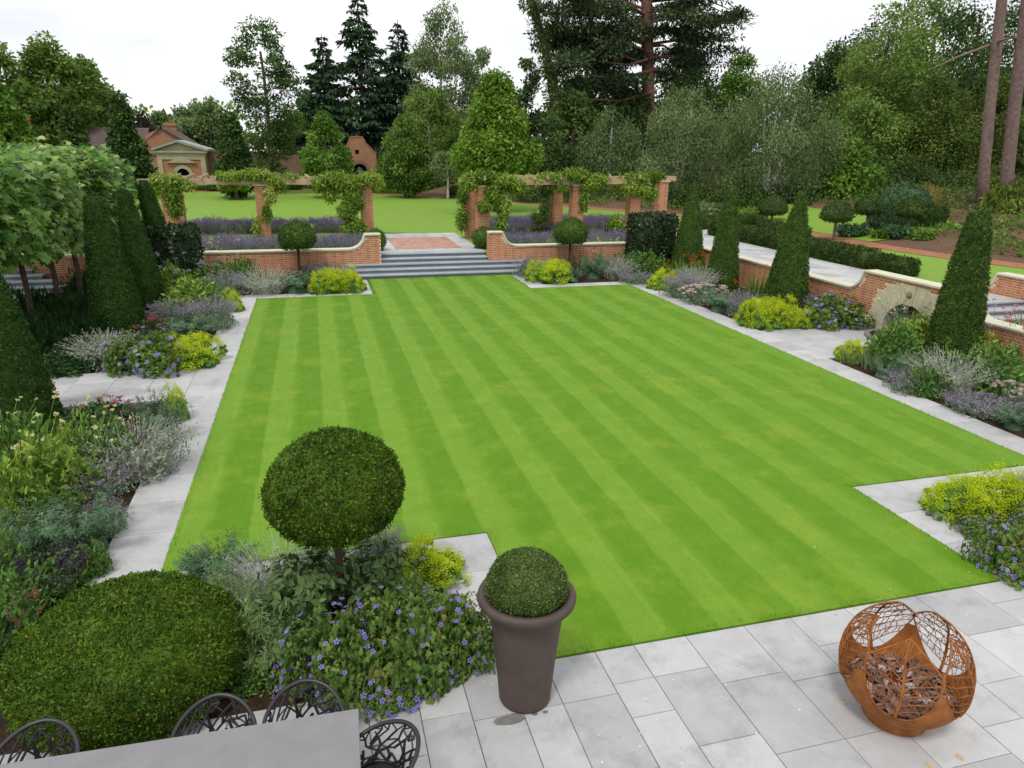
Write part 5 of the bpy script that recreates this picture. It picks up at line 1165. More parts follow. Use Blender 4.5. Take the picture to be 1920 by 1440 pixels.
def decid(label, px, pt, pb, wpx, Y, mat=OAKL, crown0=.12, prof=OVOID, ncl=70, nlf=9000, leaf=.3, weep=0.0, cr=.24, tr=.3, bark=BARK, name='broadleaf_tree', flat=.75, zb=TZ, lw=.55, grp=None, tmpl=DIAMOND, lean=0.0, shell=.35, stems_=1, cat='tree'):
    top = atY(px, pt, Y); m = depth(top) / FPX; x = top[0]; h = top[2] - zb; R = wpx * m / 2
    t = empty(name, (x, Y, zb), label, cat, grp); H0 = h * crown0; Hc = h - H0; ncl = int(ncl * 1.25); nlf = int(nlf * ((1.6 if mat.name == 'dark_tree_leaf' else 2.1) if cat == 'tree' else 1.4)); leaf = leaf * 1.08
    u = rng.random(ncl * 6); a = rng.uniform(0, 2 * math.pi, ncl * 6); keep = rng.random(ncl * 6) < prof(u) ** 1.2 + .04; u, a = u[keep][:ncl], a[keep][:ncl]; ncl = len(u)
    crr = R * cr * rng.uniform(.7, 1.45, ncl); rr = np.maximum(prof(u) * R - crr * .6, 0) * np.sqrt(shell + (1 - shell) * rng.random(ncl)) * (1 + .10 * np.sin(3 * a + u * 5))
    c = np.stack([rr * np.cos(a) + lean * u * Hc, rr * np.sin(a), H0 + crr * .5 + u * (Hc - crr * 1.1)], 1)
    k = rng.choice(ncl, nlf, p=crr ** 2 / (crr ** 2).sum()); q = unit(rng.normal(0, 1, (nlf, 3))); rad = rng.random(nlf) ** .4
    P = c[k] + q * (rad * crr[k])[:, None] * [1, 1, flat]; P[:, 2] -= weep * np.abs(rng.normal(0, 1, nlf)) * crr[k]
    D = unit(q * .6 + rng.normal(0, .6, (nlf, 3)) + [0, 0, -.25 - 1.5 * (weep > 0)]); ct = rng.normal(.48, .17, ncl)
    g = Geo(); g.scatter(tmpl, P, D, unit(q * .7 + [0, 0, .55] + .55 * rng.normal(0, 1, (nlf, 3))), leaf * rng.uniform(.6, 1.4, nlf), lw, np.clip(ct[k] + rng.normal(0, .17, nlf), 0, 1))
    tag(g.build('crown', mat, t), kind='stuff')
    g = Geo(); 
    for s in range(stems_):
        dx = 0 if stems_ == 1 else (s - (stems_ - 1) / 2) * .9
        zz = np.linspace(-.3, h * (.72 if bark.name == 'birch_bark' else .8), 9); off = np.cumsum(rng.normal(0, .05 * R * .3, (9, 2)), 0) * (np.linspace(0, 1, 9)[:, None]); tt = zz / h
        cxs = off[:, 0] + dx * np.maximum(tt, 0) * 2 * (1 if stems_ > 1 else 0) + lean * np.maximum(zz - H0, 0)
        g.tube(np.stack([cxs, off[:, 1], zz], 1), tr * (1 - .9 * np.clip(tt, 0, 1)) ** .9 + .02 + np.where(zz < .2, tr * .25, 0), 8)
    g.build('trunk', bark, t)
    g = Geo()
    for i in rng.choice(ncl, min(ncl, 34), replace=False):
        e = c[i]; z0 = max(.3 * h * .6, e[2] - .45 * np.hypot(e[0], e[1]) - .08 * h); z0 = min(z0, h * .85); f = np.interp(z0, zz, cxs)
        p0 = np.array([f, 0, z0]); e = p0 + (e - p0) * .85; md = (p0 + e) / 2 + [0, 0, .06 * R]; g.tube([p0, md, e], [max(.02, tr * .26 * (1 - z0 / h)), max(.014, tr * .15 * (1 - z0 / h)), .008], 5, cap=False)
    if g.n: g.build('limb', bark, t)
    return t
def spruce(label, px, pt, pb, wpx, Y, mat=SPRL, tiers=30, per=10, droop=.55, spray=.62, tr=.32, zb=TZ, dens=64, name='spruce_tree', gap=.0, power=.72, grp=None):
    top = atY(px, pt, Y); m = depth(top) / FPX; h = top[2] - zb; R = wpx * m / 2; t = empty(name, (top[0], Y, zb), label, 'tree', grp)
    Geo().tube([(0, 0, -.3), (.05, 0, h * .5), (0, 0, h)], [tr, tr * .6, .03], 8).build('trunk', BARK, t); g = Geo(); lb = Geo()
    for i in range(tiers):
        f = (i + .5) / tiers; z = h * (.06 + .93 * f); L0 = R * max(.06, (1 - f) ** power) * (1 + .12 * math.sin(i * 2.4))
        for k in range(per if f < .85 else 4):
            if random.random() < gap: continue
            a = random.uniform(0, 6.283); L = L0 * random.uniform(.65, 1.12); s = np.linspace(0, 1, 6); P = np.stack([L * s * math.cos(a), L * s * math.sin(a), z + L * (.18 * s - droop * s ** 1.5 + .22 * s ** 5)], 1)
            lb.tube(P, np.linspace(max(.02, tr * .14), .01, 6), 4, cap=False); n = max(6, int(dens * L / R + 6)); q = np.sqrt(rng.random(n)) * .95 + .05; q = np.minimum(q, 1)
            B = np.stack([np.interp(q, s, P[:, j]) for j in range(3)], 1); sd = np.array([-math.sin(a), math.cos(a), 0]); w_ = rng.normal(0, .17, n) * L * (1.1 - q * .6); B = B + sd * w_[:, None] + [0, 0, 0]
            B[:, 2] -= np.abs(w_) * .35; D = unit(np.array([math.cos(a), math.sin(a), 0]) * .55 + sd * np.sign(w_)[:, None] * .35 + [0, 0, -.55] + .3 * rng.normal(0, 1, (n, 3)))
            g.scatter(DIAMOND, B, D, rng.normal(0, .5, (n, 3)) + [0, 0, 1], spray * rng.uniform(.6, 1.3, n), .42, np.clip(rng.normal(.45, .2, n) + .15 * (q - .5), 0, 1))
    lb.build('limb', BARK, t); tag(g.build('crown', mat, t), kind='stuff'); return t
# far left
decid('leafy green tree at the left edge above the pleached planes', -10, 152, 300, 120, 56, MIDL, .05, EGG, 60, 7000, .34, tr=.25)
decid('tall oak with a ragged top at the far left', 78, 58, 260, 150, 96, OAKL, .2, OVOID, 60, 7500, .42, cr=.27)
decid('broad oak right of the ragged oak, before the copper beech', 150, 98, 260, 130, 100, OAKL, .15, OVOID, 55, 6500, .42)
decid('dark oak cut by the left edge behind the ragged oak', -15, 78, 260, 170, 92, OAKL, .1, OVOID, 55, 6500, .42)
decid('dark lower oak in front of the ragged oak', 45, 140, 280, 170, 104, DARKL, .05, OVOID, 55, 6500, .4)
decid('copper beech with purple leaves behind the tiled roof', 190, 172, 290, 125, 103, PURL, .08, OVOID, 45, 5000, .36)
decid('smaller copper beech by the roof of the gatehouse', 258, 205, 300, 80, 102, PURL, .1, OVOID, 35, 3000, .34)
decid('dark cone shaped evergreen near the left chimney', 124, 176, 305, 84, 66, DARKL, .02, CONEP, 80, 8000, .3, cr=.3, shell=.5, name='evergreen_tree')
decid('dark cone shaped evergreen left of the gatehouse', 219, 160, 315, 96, 66, DARKL, .02, CONEP, 80, 8500, .3, cr=.3, shell=.5, name='evergreen_tree')
decid('dark cone shaped evergreen right of the gatehouse', 426, 192, 330, 86, 67, DARKL, .02, CONEP, 70, 7000, .28, cr=.32, shell=.5, name='evergreen_tree')
decid('pale green tree behind the gatehouse chimney', 300, 208, 300, 90, 112, PALEL, .1, ROUNDP, 40, 3500, .42)
decid('pale green tree rising right of the gatehouse roof', 378, 163, 300, 105, 106, PALEL, .08, OVOID, 45, 5000, .4)
decid('pale distant tree between gatehouse and open tall tree', 345, 192, 300, 110, 116, PALEL, .08, ROUNDP, 40, 3500, .42)
decid('tall airy tree with open branches before the brick wall', 486, 24, 315, 165, 72, DARKL, .12, lambda t: np.minimum(1, .5 + .9 * t) * np.sqrt(np.maximum(1.02 - t ** 4, 0)) * .95, 120, 7600, .24, cr=.165, tr=.24, flat=.55, shell=.2, name='airy_tree')
decid('low spreading branches under the tall airy tree', 545, 205, 290, 120, 88, MIDL, .4, OVOID, 40, 4500, .3)
decid('little standard tree on the upper lawn, seen under the left beam', 440, 335, 374, 70, 64.5, MIDL, .42, ROUNDP, 22, 1500, .18, tr=.16)
spruce('dark drooping spruce, leftmost of the three', 602, 62, 300, 165, 84)
spruce('dark drooping spruce, tallest in the middle of the three', 668, -25, 300, 205, 86, tiers=34, gap=.08)
spruce('dark drooping spruce, rightmost of the three beside the birches', 745, 36, 300, 170, 90)
decid('rounded dense green tree before the brick wall', 606, 206, 335, 96, 66, MIDL, .06, EGG, 60, 6000, .24, cr=.27, tr=.2)
decid('rounded dark green tree right of the arched gateway', 758, 214, 340, 118, 66, OAKL, .05, EGG, 65, 7000, .24, cr=.27, tr=.22)
decid('tall loose birch with the sky behind, left one', 832, -16, 345, 200, 84, BIRL, .12, EGG, 85, 12500, .25, .30, .2, .2, BIRCHBARK, 'birch_tree')
decid('rounder birch behind the bright maple', 905, 78, 345, 140, 86, BIRL, .12, OVOID, 55, 6500, .26, .25, .22, .2, BIRCHBARK, 'birch_tree')
decid('dense birch between spruce and bright maple', 800, 135, 345, 150, 78, OAKL, .08, OVOID, 55, 6500, .25, .2, .22, .2, BIRCHBARK, 'birch_tree')
decid('young white stemmed birch at the lawn edge', 838, 268, 350, 75, 64, BIRL, .3, OVOID, 26, 1900, .17, .35, .28, .09, BIRCHBARK, 'birch_tree')
decid('bright green maple behind the right pergola', 930, 118, 393, 205, 51, MAPL, .16, lambda t: np.minimum(1, .55 + t * 2) * (1 - t) ** .72, 105, 12500, .24, cr=.24, tr=.17, shell=.5, name='maple_tree')
decid('dark holly mass behind the maple', 1075, 160, 345, 170, 68, DARKL, .02, EGG, 70, 8000, .3, cr=.26)
decid('dark yew behind the maple top', 990, 92, 345, 100, 96, DARKL, .1, OVOID, 40, 4500, .36)
decid('dark evergreen under the great pine', 1180, 150, 345, 190, 76, DARKL, .02, OVOID, 60, 7500, .34)
decid('dark evergreen right of the great pine trunk', 1300, 110, 345, 190, 82, DARKL, .04, OVOID, 60, 7000, .36)
# ivy-clad leaning stem
def pole_tree(label, pts, radii, Y, bark, name='old_tree', ivy=None):
    P = np.array([atY(px, py, Y) for px, py in pts]); r = np.array(radii) * depth(P[0]) / FPX; o = np.array([P[0][0], Y, TZ]); t = empty(name, o, label, 'tree')
    Geo().tube(P - o, r, 12).build('trunk', bark, t); return t, P - o
t, P = pole_tree('ivy clad leaning trunk left of the great pine', [(1052, 320), (1040, 180), (1020, 80), (985, -30), (960, -100)], [11, 9, 7, 6, 4], 74, BARK)
n = 3600; u = rng.random(n); seg = u * 4; i = np.minimum(seg.astype(int), 3); f = (seg - i)[:, None]; c = P[i] * (1 - f) + P[i + 1] * f; q = unit(rng.normal(0, 1, (n, 3)))
g = Geo(); g.scatter(DIAMOND, c + q * (.45 + .6 * rng.random((n, 1))) * [1, 1, 1.3], unit(q + [0, 0, -.4]), q + [0, 0, .3], .28 * rng.uniform(.6, 1.3, n), .7, np.clip(rng.normal(.5, .25, n), 0, 1)); tag(g.build('ivy', OAKL, t), kind='stuff')
# great pine
t, P = pole_tree('great pine with a thick red brown trunk and flat dark boughs', [(1217, 330), (1216, 200), (1214, 90), (1212, -20), (1210, -140)], [12.5, 11.5, 10.5, 9.5, 8], 76, REDBARK, 'pine_tree')
g = Geo(); lb = Geo(); m = depth((P[0] + [0, 76, 0])) / FPX * .97
m = depth(atY(1216, 100, 76)) / FPX
BO = [(1075, 20, 60, 22), (1115, 85, 60, 22), (1065, 80, 45, 20), (1150, 150, 55, 20), (1170, 60, 50, 24), (1185, 110, 45, 20), (1060, 120, 60, 18), (1100, 60, 70, 22), (1130, 20, 60, 20), (1050, 50, 40, 18), (1150, 95, 60, 20), (1110, 160, 60, 18), (1170, 150, 45, 16), (1160, -10, 60, 20), (1260, 20, 55, 20), (1310, 0, 60, 20), (1340, 40, 55, 15), (1290, 60, 55, 18), (1370, 30, 40, 12), (1330, 75, 50, 15), (1270, 100, 50, 16),
      (1300, 120, 50, 16), (1385, 25, 30, 9), (1240, 55, 35, 16), (1190, 40, 40, 18), (1090, 100, 55, 16), (1030, 20, 40, 15), (1080, -15, 55, 18), (1240, -30, 60, 20), (1320, -40, 60, 20), (1140, 55, 50, 18), (1075, 200, 55, 15), (1250, 140, 40, 14), (1120, 120, 50, 15), (1020, 85, 30, 10), (1350, 95, 35, 10), (1200, 110, 40, 12), (1285, 35, 45, 14)]
o = np.array([atY(1217, 330, 76)[0], 76, TZ])
for px, py, rx, ry in BO:
    yo = random.uniform(-4, 3.5); c = atY(px, py, 76 + yo) - o; n = int(rx * ry * 1.35); q = unit(rng.normal(0, 1, (n, 3))) * rng.random((n, 1)) ** .45
    sub = rng.normal(0, .45, (9, 3)) * [1, 1, .55]; k = rng.integers(0, 9, n); B = c + (sub[k] + q * .55) * [rx * m, rx * m * .8, ry * m]
    g.scatter(DIAMOND, B, unit(q + .6 * rng.normal(0, 1, (n, 3))), rng.normal(0, .7, (n, 3)) + [0, 0, 1], .46 * rng.uniform(.6, 1.3, n), .34, np.clip(rng.normal(.5, .2, n) + rng.normal(0, .1), 0, 1))
    zt = c[2] + abs(c[0]) * .05; b0 = np.array([np.interp(zt, P[:, 2], P[:, 0]), 0, zt]); lb.tube([b0, (b0 + c) / 2 + [0, 0, .12 * abs(c[0])], c], [.18, .12, .03], 5, cap=False)
for px, py in ((1120, 115), (1090, 185), (1080, 140)):
    c = atY(px, py, 72) - o; b0 = np.array([0, -.3, c[2] + 1.2]); lb.tube([b0, (b0 + c) / 2 + [0, 0, -.6], c], [.17, .12, .04], 6, cap=False)
lb.build('limb', REDBARK, t); tag(g.build('crown', PINL, t), kind='stuff')
# right side
decid('oak with a gap of sky on its left, beyond the birches', 1395, 82, 345, 125, 86, MIDL, .12, OVOID, 45, 5000, .34, cr=.26)
decid('olive green weeping birch behind the right pergola', 1150, 182, 372, 150, 62, OLIV, .06, OVOID, 60, 7500, .17, .45, .24, .12, BIRCHBARK, 'birch_tree')
decid('olive green birch behind the farthest right cone', 1290, 132, 390, 205, 55, BIRL, .06, OVOID, 75, 10500, .16, .45, .24, .13, BIRCHBARK, 'birch_tree', stems_=2)
decid('large silvery weeping birch above the umbrella yews', 1470, 108, 400, 265, 48, OLIV, .07, lambda t: np.sin(np.pi * np.clip(t * .92 + .06, 0, 1) ** .8) ** .7, 95, 16000, .15, .5, .22, .13, BIRCHBARK, 'birch_tree', stems_=3)
decid('low bright green magnolia on the right bank', 1605, 252, 405, 165, 46, MIDL, .03, lambda t: np.minimum(1, .75 + t) * (1 - t) ** .62, 65, 4800, .30, cr=.25, tr=.12, tmpl=LANCE, name='magnolia')
decid('dark oak with ragged outline against the sky at the right', 1580, 66, 345, 190, 74, DARKL, .08, OVOID, 70, 9000, .32)
decid('tall dark tree filling the top right', 1690, -30, 345, 260, 66, OAKL, .05, EGG, 90, 12500, .30, cr=.22)
decid('tall dark cedar behind the pine trunks', 1850, -60, 345, 280, 68, DARKL, .03, EGG, 90, 11000, .32, cr=.22)
decid('broad dark green tree over the umbrella yews', 1640, 165, 345, 210, 58, OAKL, .1, OVOID, 70, 9500, .26, cr=.24)
decid('dark yew tree left of the pine trunks', 1770, 130, 400, 190, 56, YEWT, .03, OVOID, 70, 9500, .24, cr=.24)
decid('dark yew tree behind and right of the pine trunks', 1905, 120, 400, 200, 55, YEWT, .03, OVOID, 65, 9000, .24, cr=.24)
decid('low dark laurel thicket beneath the right trees', 1700, 290, 410, 230, 50, DARKL, .0, EGG, 60, 7000, .22, cr=.25, name='laurel', cat='shrub')
decid('low dark laurel thicket behind the pine trunk bases', 1850, 300, 420, 210, 49, YEWT, .0, EGG, 60, 7000, .22, cr=.25, name='laurel', cat='shrub')
def tall_pine(label, pts, radii, Y, snags):
    t, P = pole_tree(label, pts, radii, Y, PINEBARK, 'pine_tree'); top = P[-1]; g = Geo(); lb = Geo(); o = np.array(t.location)
    for k in range(16):
        a = k * 2.4; L = random.uniform(1.5, 3.6); c = top + [L * math.cos(a), L * math.sin(a), random.uniform(-3.0, .8)]; n = 130; q = unit(rng.normal(0, 1, (n, 3))) * rng.random((n, 1)) ** .4
        g.scatter(DIAMOND, c + q * [1.1, 1.1, .5], unit(q + .5 * rng.normal(0, 1, (n, 3))), rng.normal(0, .6, (n, 3)) + [0, 0, 1], .3 * rng.uniform(.6, 1.3, n), .3, np.clip(rng.normal(.5, .2, n), 0, 1)); lb.tube([top + [0, 0, min(0, c[2] - top[2]) - .3], c], [.1, .03], 5, cap=False)
    for (ax, ay), (bx, by), (cx, cy) in snags: lb.tube([atY(ax, ay, Y) - o, atY(bx, by, Y - 1) - o, atY(cx, cy, Y - 2) - o], [.09, .06, .02], 5, cap=False)
    lb.build('limb', PINEBARK, t); tag(g.build('crown', PINL, t), kind='stuff')
tall_pine('tall bare pine trunk, left one of two at the right', [(1838, 430), (1845, 320), (1856, 200), (1874, 40), (1892, -120), (1906, -260)], [12, 9.8, 9.2, 8.6, 7.6, 5.5], 37, [((1855, 85), (1800, 105), (1740, 132)), ((1866, 80), (1890, 72), (1915, 60))])
tall_pine('tall bare pine trunk, right one of two at the right', [(1876, 440), (1889, 320), (1902, 200), (1921, 40), (1940, -120), (1955, -260)], [14, 11, 10.3, 9.4, 8.5, 6], 38.5, [((1905, 72), (1885, 66), (1872, 76))])
decid('feathery yellow green conifer at the right edge before the pines', 1915, 318, 440, 120, 33, CEDL, .0, OVOID, 45, 3600, .30, .3, .3, .08, BARK, 'conifer', lw=.3, zb=1.2)
decid('drooping green conifer bough at the right edge over the bank', 1895, 405, 480, 130, 31, OAKL, .0, ROUNDP, 40, 2600, .2, .3, .3, .05, BARK, 'conifer', lw=.35, zb=1.1, cat='shrub')
decid('dark oak filling the sky gap right of the silvery birch', 1640, 20, 345, 210, 78, DARKL, .05, OVOID, 70, 9000, .34)
decid('tall dark crown behind the pine trunks at the top edge', 1780, -70, 345, 250, 75, OAKL, .05, EGG, 80, 9500, .34)
decid('dark crown at the top right corner', 1940, -60, 345, 200, 72, DARKL, .05, EGG, 60, 7000, .34)
decid('dark evergreen crown left of the great pine trunk', 1110, 20, 345, 210, 84, DARKL, .05, OVOID, 75, 9500, .34)
decid('dark evergreen crown right of the great pine trunk, high up', 1290, 45, 345, 150, 90, DARKL, .1, OVOID, 55, 7000, .36)
# shrubs at the wood's edge
SH = [(745, 332, 130, 73, MIDL, 'bright clipped looking shrubs at the far lawn edge'), (690, 338, 60, 75, MIDL, 'small bright shrub before the arched gateway'), (870, 345, 70, 66, DARKL, 'low dark shrub at the path by the young birch'), (640, 315, 60, 79, DARKL, 'dark shrub left of the arched gateway'),
      (800, 315, 90, 76, DARKL, 'dark shrub behind the bright shrubs'), (845, 320, 80, 77, OAKL, 'green shrub behind the young birch'), (1000, 345, 130, 60, DARKL, 'dark shrub behind the maple trunk'), (1110, 350, 130, 58, DARKL, 'dark shrub seen through the right pergola'), (1210, 355, 120, 55, DARKL, 'dark shrub behind the right pergola end'),
      (1300, 350, 130, 50, DARKL, 'dark shrub between the two far right cones'), (1390, 352, 130, 47, DARKL, 'dark shrub under the silvery birch'), (1500, 345, 110, 46, DARKL, 'dark shrub left of the magnolia'), (1335, 385, 80, 43, BIRL, 'pale loose shrub behind the long hedge'), (1410, 395, 60, 41, MIDL, 'small green shrub at the far end of the long hedge'),
      (1600, 428, 60, 32.5, BLUE, 'low bluish leafy plant by the brick path'), (1640, 418, 40, 33, BLUE, 'low bluish plant at the foot of the pale trunk'), (1690, 430, 60, 30.5, BLUE, 'low bluish plant before the bluish bush'), (1730, 440, 50, 29.5, MIDL, 'low green plant on the bark near the dark cube'), (1655, 438, 36, 31, MIDL, 'tiny green plant on the bark bank'), (1775, 425, 50, 31, MIDL, 'low green plant right of the dark cube'), (1770, 405, 80, 36, MIDL, 'low green cover beneath the wood at the right'),
      (500, 335, 50, 78, DARKL, 'small dark shrub at the far brick wall'), (540, 330, 60, 79, OAKL, 'green shrub at the far brick wall'), (405, 345, 40, 77, DARKL, 'small dark shrub right of the gatehouse door'), (380, 350, 24, 78, MIDL, 'tiny shrub at the gatehouse corner')]
for px, pt, wpx, Y, mt, lab in SH:
    zb = TZ + (0 if px < 1290 else .35 if px < 1560 else .3); decid(lab, px, pt, 0, wpx, Y, mt, .0, EGG, 26, 1500 if wpx < 70 else 2600, .2 if Y > 45 else .15, cr=.34, tr=.05, name='shrub', cat='shrub', zb=zb, tmpl=DIAMOND)
n = 42000; i_ = rng.integers(38, 78, n); dd = 1.1 + 24 * rng.random(n) ** 1.4; q = PB[i_] + (PB[i_ + 1] - PB[i_]) * rng.random((n, 1)) + sgn * Nn[i_] * (.8 + dd)[:, None]
pat = np.sin(q[:, 0] * .9 + 1.5 * np.sin(q[:, 1] * .6)) + np.sin(q[:, 1] * 1.1 + q[:, 0] * .4) + .12 * (dd - 6); k = (pat > -.55) & ~((q[:, 1] > 31) & (q[:, 1] < 45) & (dd < 7) & (q[:, 0] < 36)); q, dd = q[k], dd[k]; n = len(q)
zz_ = TZ + np.interp(dd, far, hz_); P = np.c_[q, zz_ + rng.uniform(0, .38, n) * (1 + .5 * np.sin(q[:, 0] * 2) * np.sin(q[:, 1] * 2.3))]
g = Geo(); g.scatter(DIAMOND, P, rng.normal(0, 1, (n, 3)) + [0, 0, .3], rng.normal(0, .6, (n, 3)) + [0, 0, 1], .20 * rng.uniform(.6, 1.4, n), .5, np.clip(rng.normal(.4, .25, n), 0, 1)); tag(g.build('ground_cover', OAKL), 'low green ground cover over the wooded bank', 'ground cover', kind='stuff')
# the wood beyond, one dark mass closing the view
def wood(px0, px1, Y, hgt, n, mat, lab):
    a, b = atY(px0, 300, Y), atY(px1, 300, Y); P = np.stack([rng.uniform(a[0], b[0], n), Y + rng.uniform(-3, 3, n), rng.random(n) ** .8], 1); P[:, 2] *= hgt * (.75 + .25 * np.sin(P[:, 0] * .35) * np.cos(P[:, 0] * .13 + 1)); P[:, 2] += TZ
    g = Geo(); g.scatter(DIAMOND, P, rng.normal(0, 1, (n, 3)), rng.normal(0, 1, (n, 3)) + [0, -.4, .6], .75 * rng.uniform(.6, 1.4, n), .7, np.clip(rng.normal(.5, .25, n), 0, 1)); tag(g.build('woodland', mat, None), lab, 'wood', kind='stuff')
wood(-300, 620, 125, 11, 7000, OAKL, 'far wood behind the roofs on the left'); wood(560, 1400, 112, 15, 9000, DARKL, 'dark wood behind the spruces and the great pine'); wood(1380, 2500, 88, 17, 10000, DARKL, 'dark wood closing the view on the right')

# ---------------------------------------------------------------- buildings at the far end
def brick_tex(name, c1, c2, mo, sc):
    m, n, p = new_mat(name); tcn = N(n, 'ShaderNodeTexCoord').outputs['Object']; sx = N(n, 'ShaderNodeSeparateXYZ'); n.links.new(tcn, sx.inputs[0]); cb = N(n, 'ShaderNodeCombineXYZ')
    n.links.new(math_(n, 'ADD', sx.outputs[0], sx.outputs[1]), cb.inputs[0]); n.links.new(sx.outputs[2], cb.inputs[1])
    b = N(n, 'ShaderNodeTexBrick'); n.links.new(cb.outputs[0], b.inputs['Vector']); b.inputs['Scale'].default_value = sc
    for i, c in (('Color1', c1), ('Color2', c2), ('Mortar', mo)): b.inputs[i].default_value = (*c, 1)
    b.inputs['Mortar Size'].default_value = .012; b.inputs['Brick Width'].default_value = .45; b.inputs['Row Height'].default_value = .15
    c = mixc(n, .5, b.outputs[0], ramp(n, [(.3, tuple(v * .7 for v in c1)), (.7, c2)], noise(n, 1.2, 5, .7)))
    n.links.new(c, p.inputs['Base Color']); p.inputs['Roughness'].default_value = .9; bump(n, p, noise(n, 8, 4), .3, .02); return m
FARBRICK = brick_tex('weathered_brick', (.30, .125, .062), (.40, .19, .10), (.40, .33, .25), 2.0); DULLBRICK = brick_tex('dull_brick', (.16, .085, .055), (.23, .13, .085), (.25, .2, .15), 2.0)
GSTONE = plain('greenish_limestone', (.30, .28, .19), (.42, .39, .28), 2, .85, .2, .3, .01)
YG = 79.0
def gx(px, Y=YG): return float(atY(px, 320, Y)[0])
def gz(py, px=340, Y=YG): return float(atY(px, py, Y)[2])
gh = empty('gatehouse', (gx(342), YG, TZ), 'brick garden temple with a stone pediment and arched doorway', 'building'); ox = gx(342)
X0, X1 = gx(298) - ox, gx(387) - ox; ZC, ZA, ZE = gz(290) - TZ, gz(266) - TZ, gz(282) - TZ
arx, arr, arz = gx(343) - ox, (gx(355) - gx(331)) / 2, gz(327) - TZ
g = Geo(); xs_ = [X0] + [arx + arr * math.cos(a) for a in np.linspace(math.pi, 0, 13)] + [X1]
for a, b in zip(xs_[:-1], xs_[1:]):
    f = lambda v: arz + math.sqrt(max(arr ** 2 - (v - arx) ** 2, 0)) if abs(v - arx) <= arr + 1e-6 and (a >= arx - arr - 1e-6 and b <= arx + arr + 1e-6) else -.1
    g.add([(a, 0, f(a)), (b, 0, f(b)), (b, 0, ZC), (a, 0, ZC)], [(0, 1, 2, 3)])
g.box(X0, X0 + .3, .01, 5, -.1, ZC); g.box(X1 - .3, X1, .01, 5, -.1, ZC); g.build('wall', FARBRICK, gh)
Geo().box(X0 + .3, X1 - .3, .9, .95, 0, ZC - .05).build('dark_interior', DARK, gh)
g = Geo(); xm = gx(339) - ox
for z0_, z1_, e in ((ZC, ZC + .18, .12), (ZC + .18, ZC + .34, .30)): g.box(X0 - e, X1 + e, -e, .4, z0_, z1_)
g.build('cornice', GSTONE, gh)
g = Geo(); g.add([(X0 - .1, -.02, ZC + .342), (X1 + .1, -.02, ZC + .342), (xm, -.02, ZA - .1), (X0 - .1, .3, ZC + .342), (X1 + .1, .3, ZC + .342), (xm, .3, ZA - .1)], [(0, 1, 4, 3)]); g.F.append(np.array([[0, 1, 2]])); g.build('pediment', GSTONE, gh)
for s, xe in ((-1, X0 - .38), (1, X1 + .38)):
    V = [(xe, y, ZC + .344 + dz) for y in (-.4, 5.2) for dz in (0, .2)] + [(xm, y, ZA + dz - .05) for y in (-.4, 5.2) for dz in (0, .22)]
    Geo().add(V, [(0, 4, 5, 1), (2, 3, 7, 6), (1, 5, 7, 3), (0, 2, 6, 4), (0, 1, 3, 2)]).build('roof_slope', plain('lead_roof', (.20, .22, .20), (.34, .36, .33), 2, .5, .4, .1), gh)
for xa in (X0 - .02, X1 - .42): Geo().box(xa, xa + .44, -.09, .1, -.1, ZC - .002).build('pilaster', GSTONE, gh)
Geo().box(X0 - .02, X1 + .02, -.10, .1, ZC - .45, ZC - .004).build('frieze', GSTONE, gh)
g = Geo(); aa = np.linspace(0, math.pi, 15); V = []
for rr in (arr - .02, arr + .30):
    for y in (-.12, .2): V += [(arx + rr * math.cos(a), y, arz + rr * math.sin(a)) for a in aa]
F = [(k * 15 + j, k * 15 + j + 1, l * 15 + j + 1, l * 15 + j) for k, l in ((0, 2), (0, 1), (2, 3)) for j in range(14)]; g.add(V, F)
for s in (-1, 1): g.box(*sorted((arx + s * (arr - .02), arx + s * (arr + .30))), -.12, .2, -.1, arz)
g.build('door_surround', GSTONE, gh)
g = Geo(); zt = arz + arr + .5; g.add([(arx - arr - .75, -.25, zt), (arx + arr + .75, -.25, zt), (arx, -.25, zt + .62), (arx - arr - .75, .1, zt), (arx + arr + .75, .1, zt), (arx, .1, zt + .62)], [(0, 1, 4, 3), (1, 2, 5, 4), (2, 0, 3, 5)]); g.F.append(np.array([[0, 1, 2]])); g.build('door_pediment', GSTONE, gh)
# outbuilding with long tiled roof
hb = empty('outbuilding', (gx(180, 92), 92, TZ), 'long low brick outbuilding with a brown tiled roof and chimneys', 'building'); hx = gx(180, 92)
def hX(px): return gx(px, 92) - hx
def hZ(py): return gz(py, 180, 92) - TZ
def gable(px0, px1, zr, ze, y0, y1):
    xa, xb = hX(px0), hX(px1); ym = (y0 + y1) / 2
    Geo().box(xa, xb, y0, y1, -.2, ze).build('wall', DULLBRICK, hb)
    g = Geo(); g.add([(xa, y0, ze), (xa, y1, ze), (xa, ym, zr - .1), (xb, y0, ze), (xb, y1, ze), (xb, ym, zr - .1)], [(0, 1, 2), (3, 5, 4)]); g.build('gable_wall', FARBRICK, hb)
    for s, ye in ((0, y0 - .4), (1, y1 + .4)):
        g = Geo()
        rows = 12
        for r in range(rows):
            f0, f1 = r / rows, (r + 1) / rows; ya, yb_ = ye + (ym - ye) * f0, ye + (ym - ye) * f1; za, zb_ = ze - .2 + (zr - ze + .2) * f0, ze - .2 + (zr - ze + .2) * f1
            g.add([(xa - .2, ya, za + .10), (xb + .2, ya, za + .10), (xb + .2, yb_, zb_ + .05), (xa - .2, yb_, zb_ + .05), (xa - .2, ya, za), (xb + .2, ya, za)], [(0, 1, 2, 3), (4, 5, 1, 0)])
        g.build('roof', TILE, hb)
gable(58, 275, hZ(238), hZ(287), 0, 7)
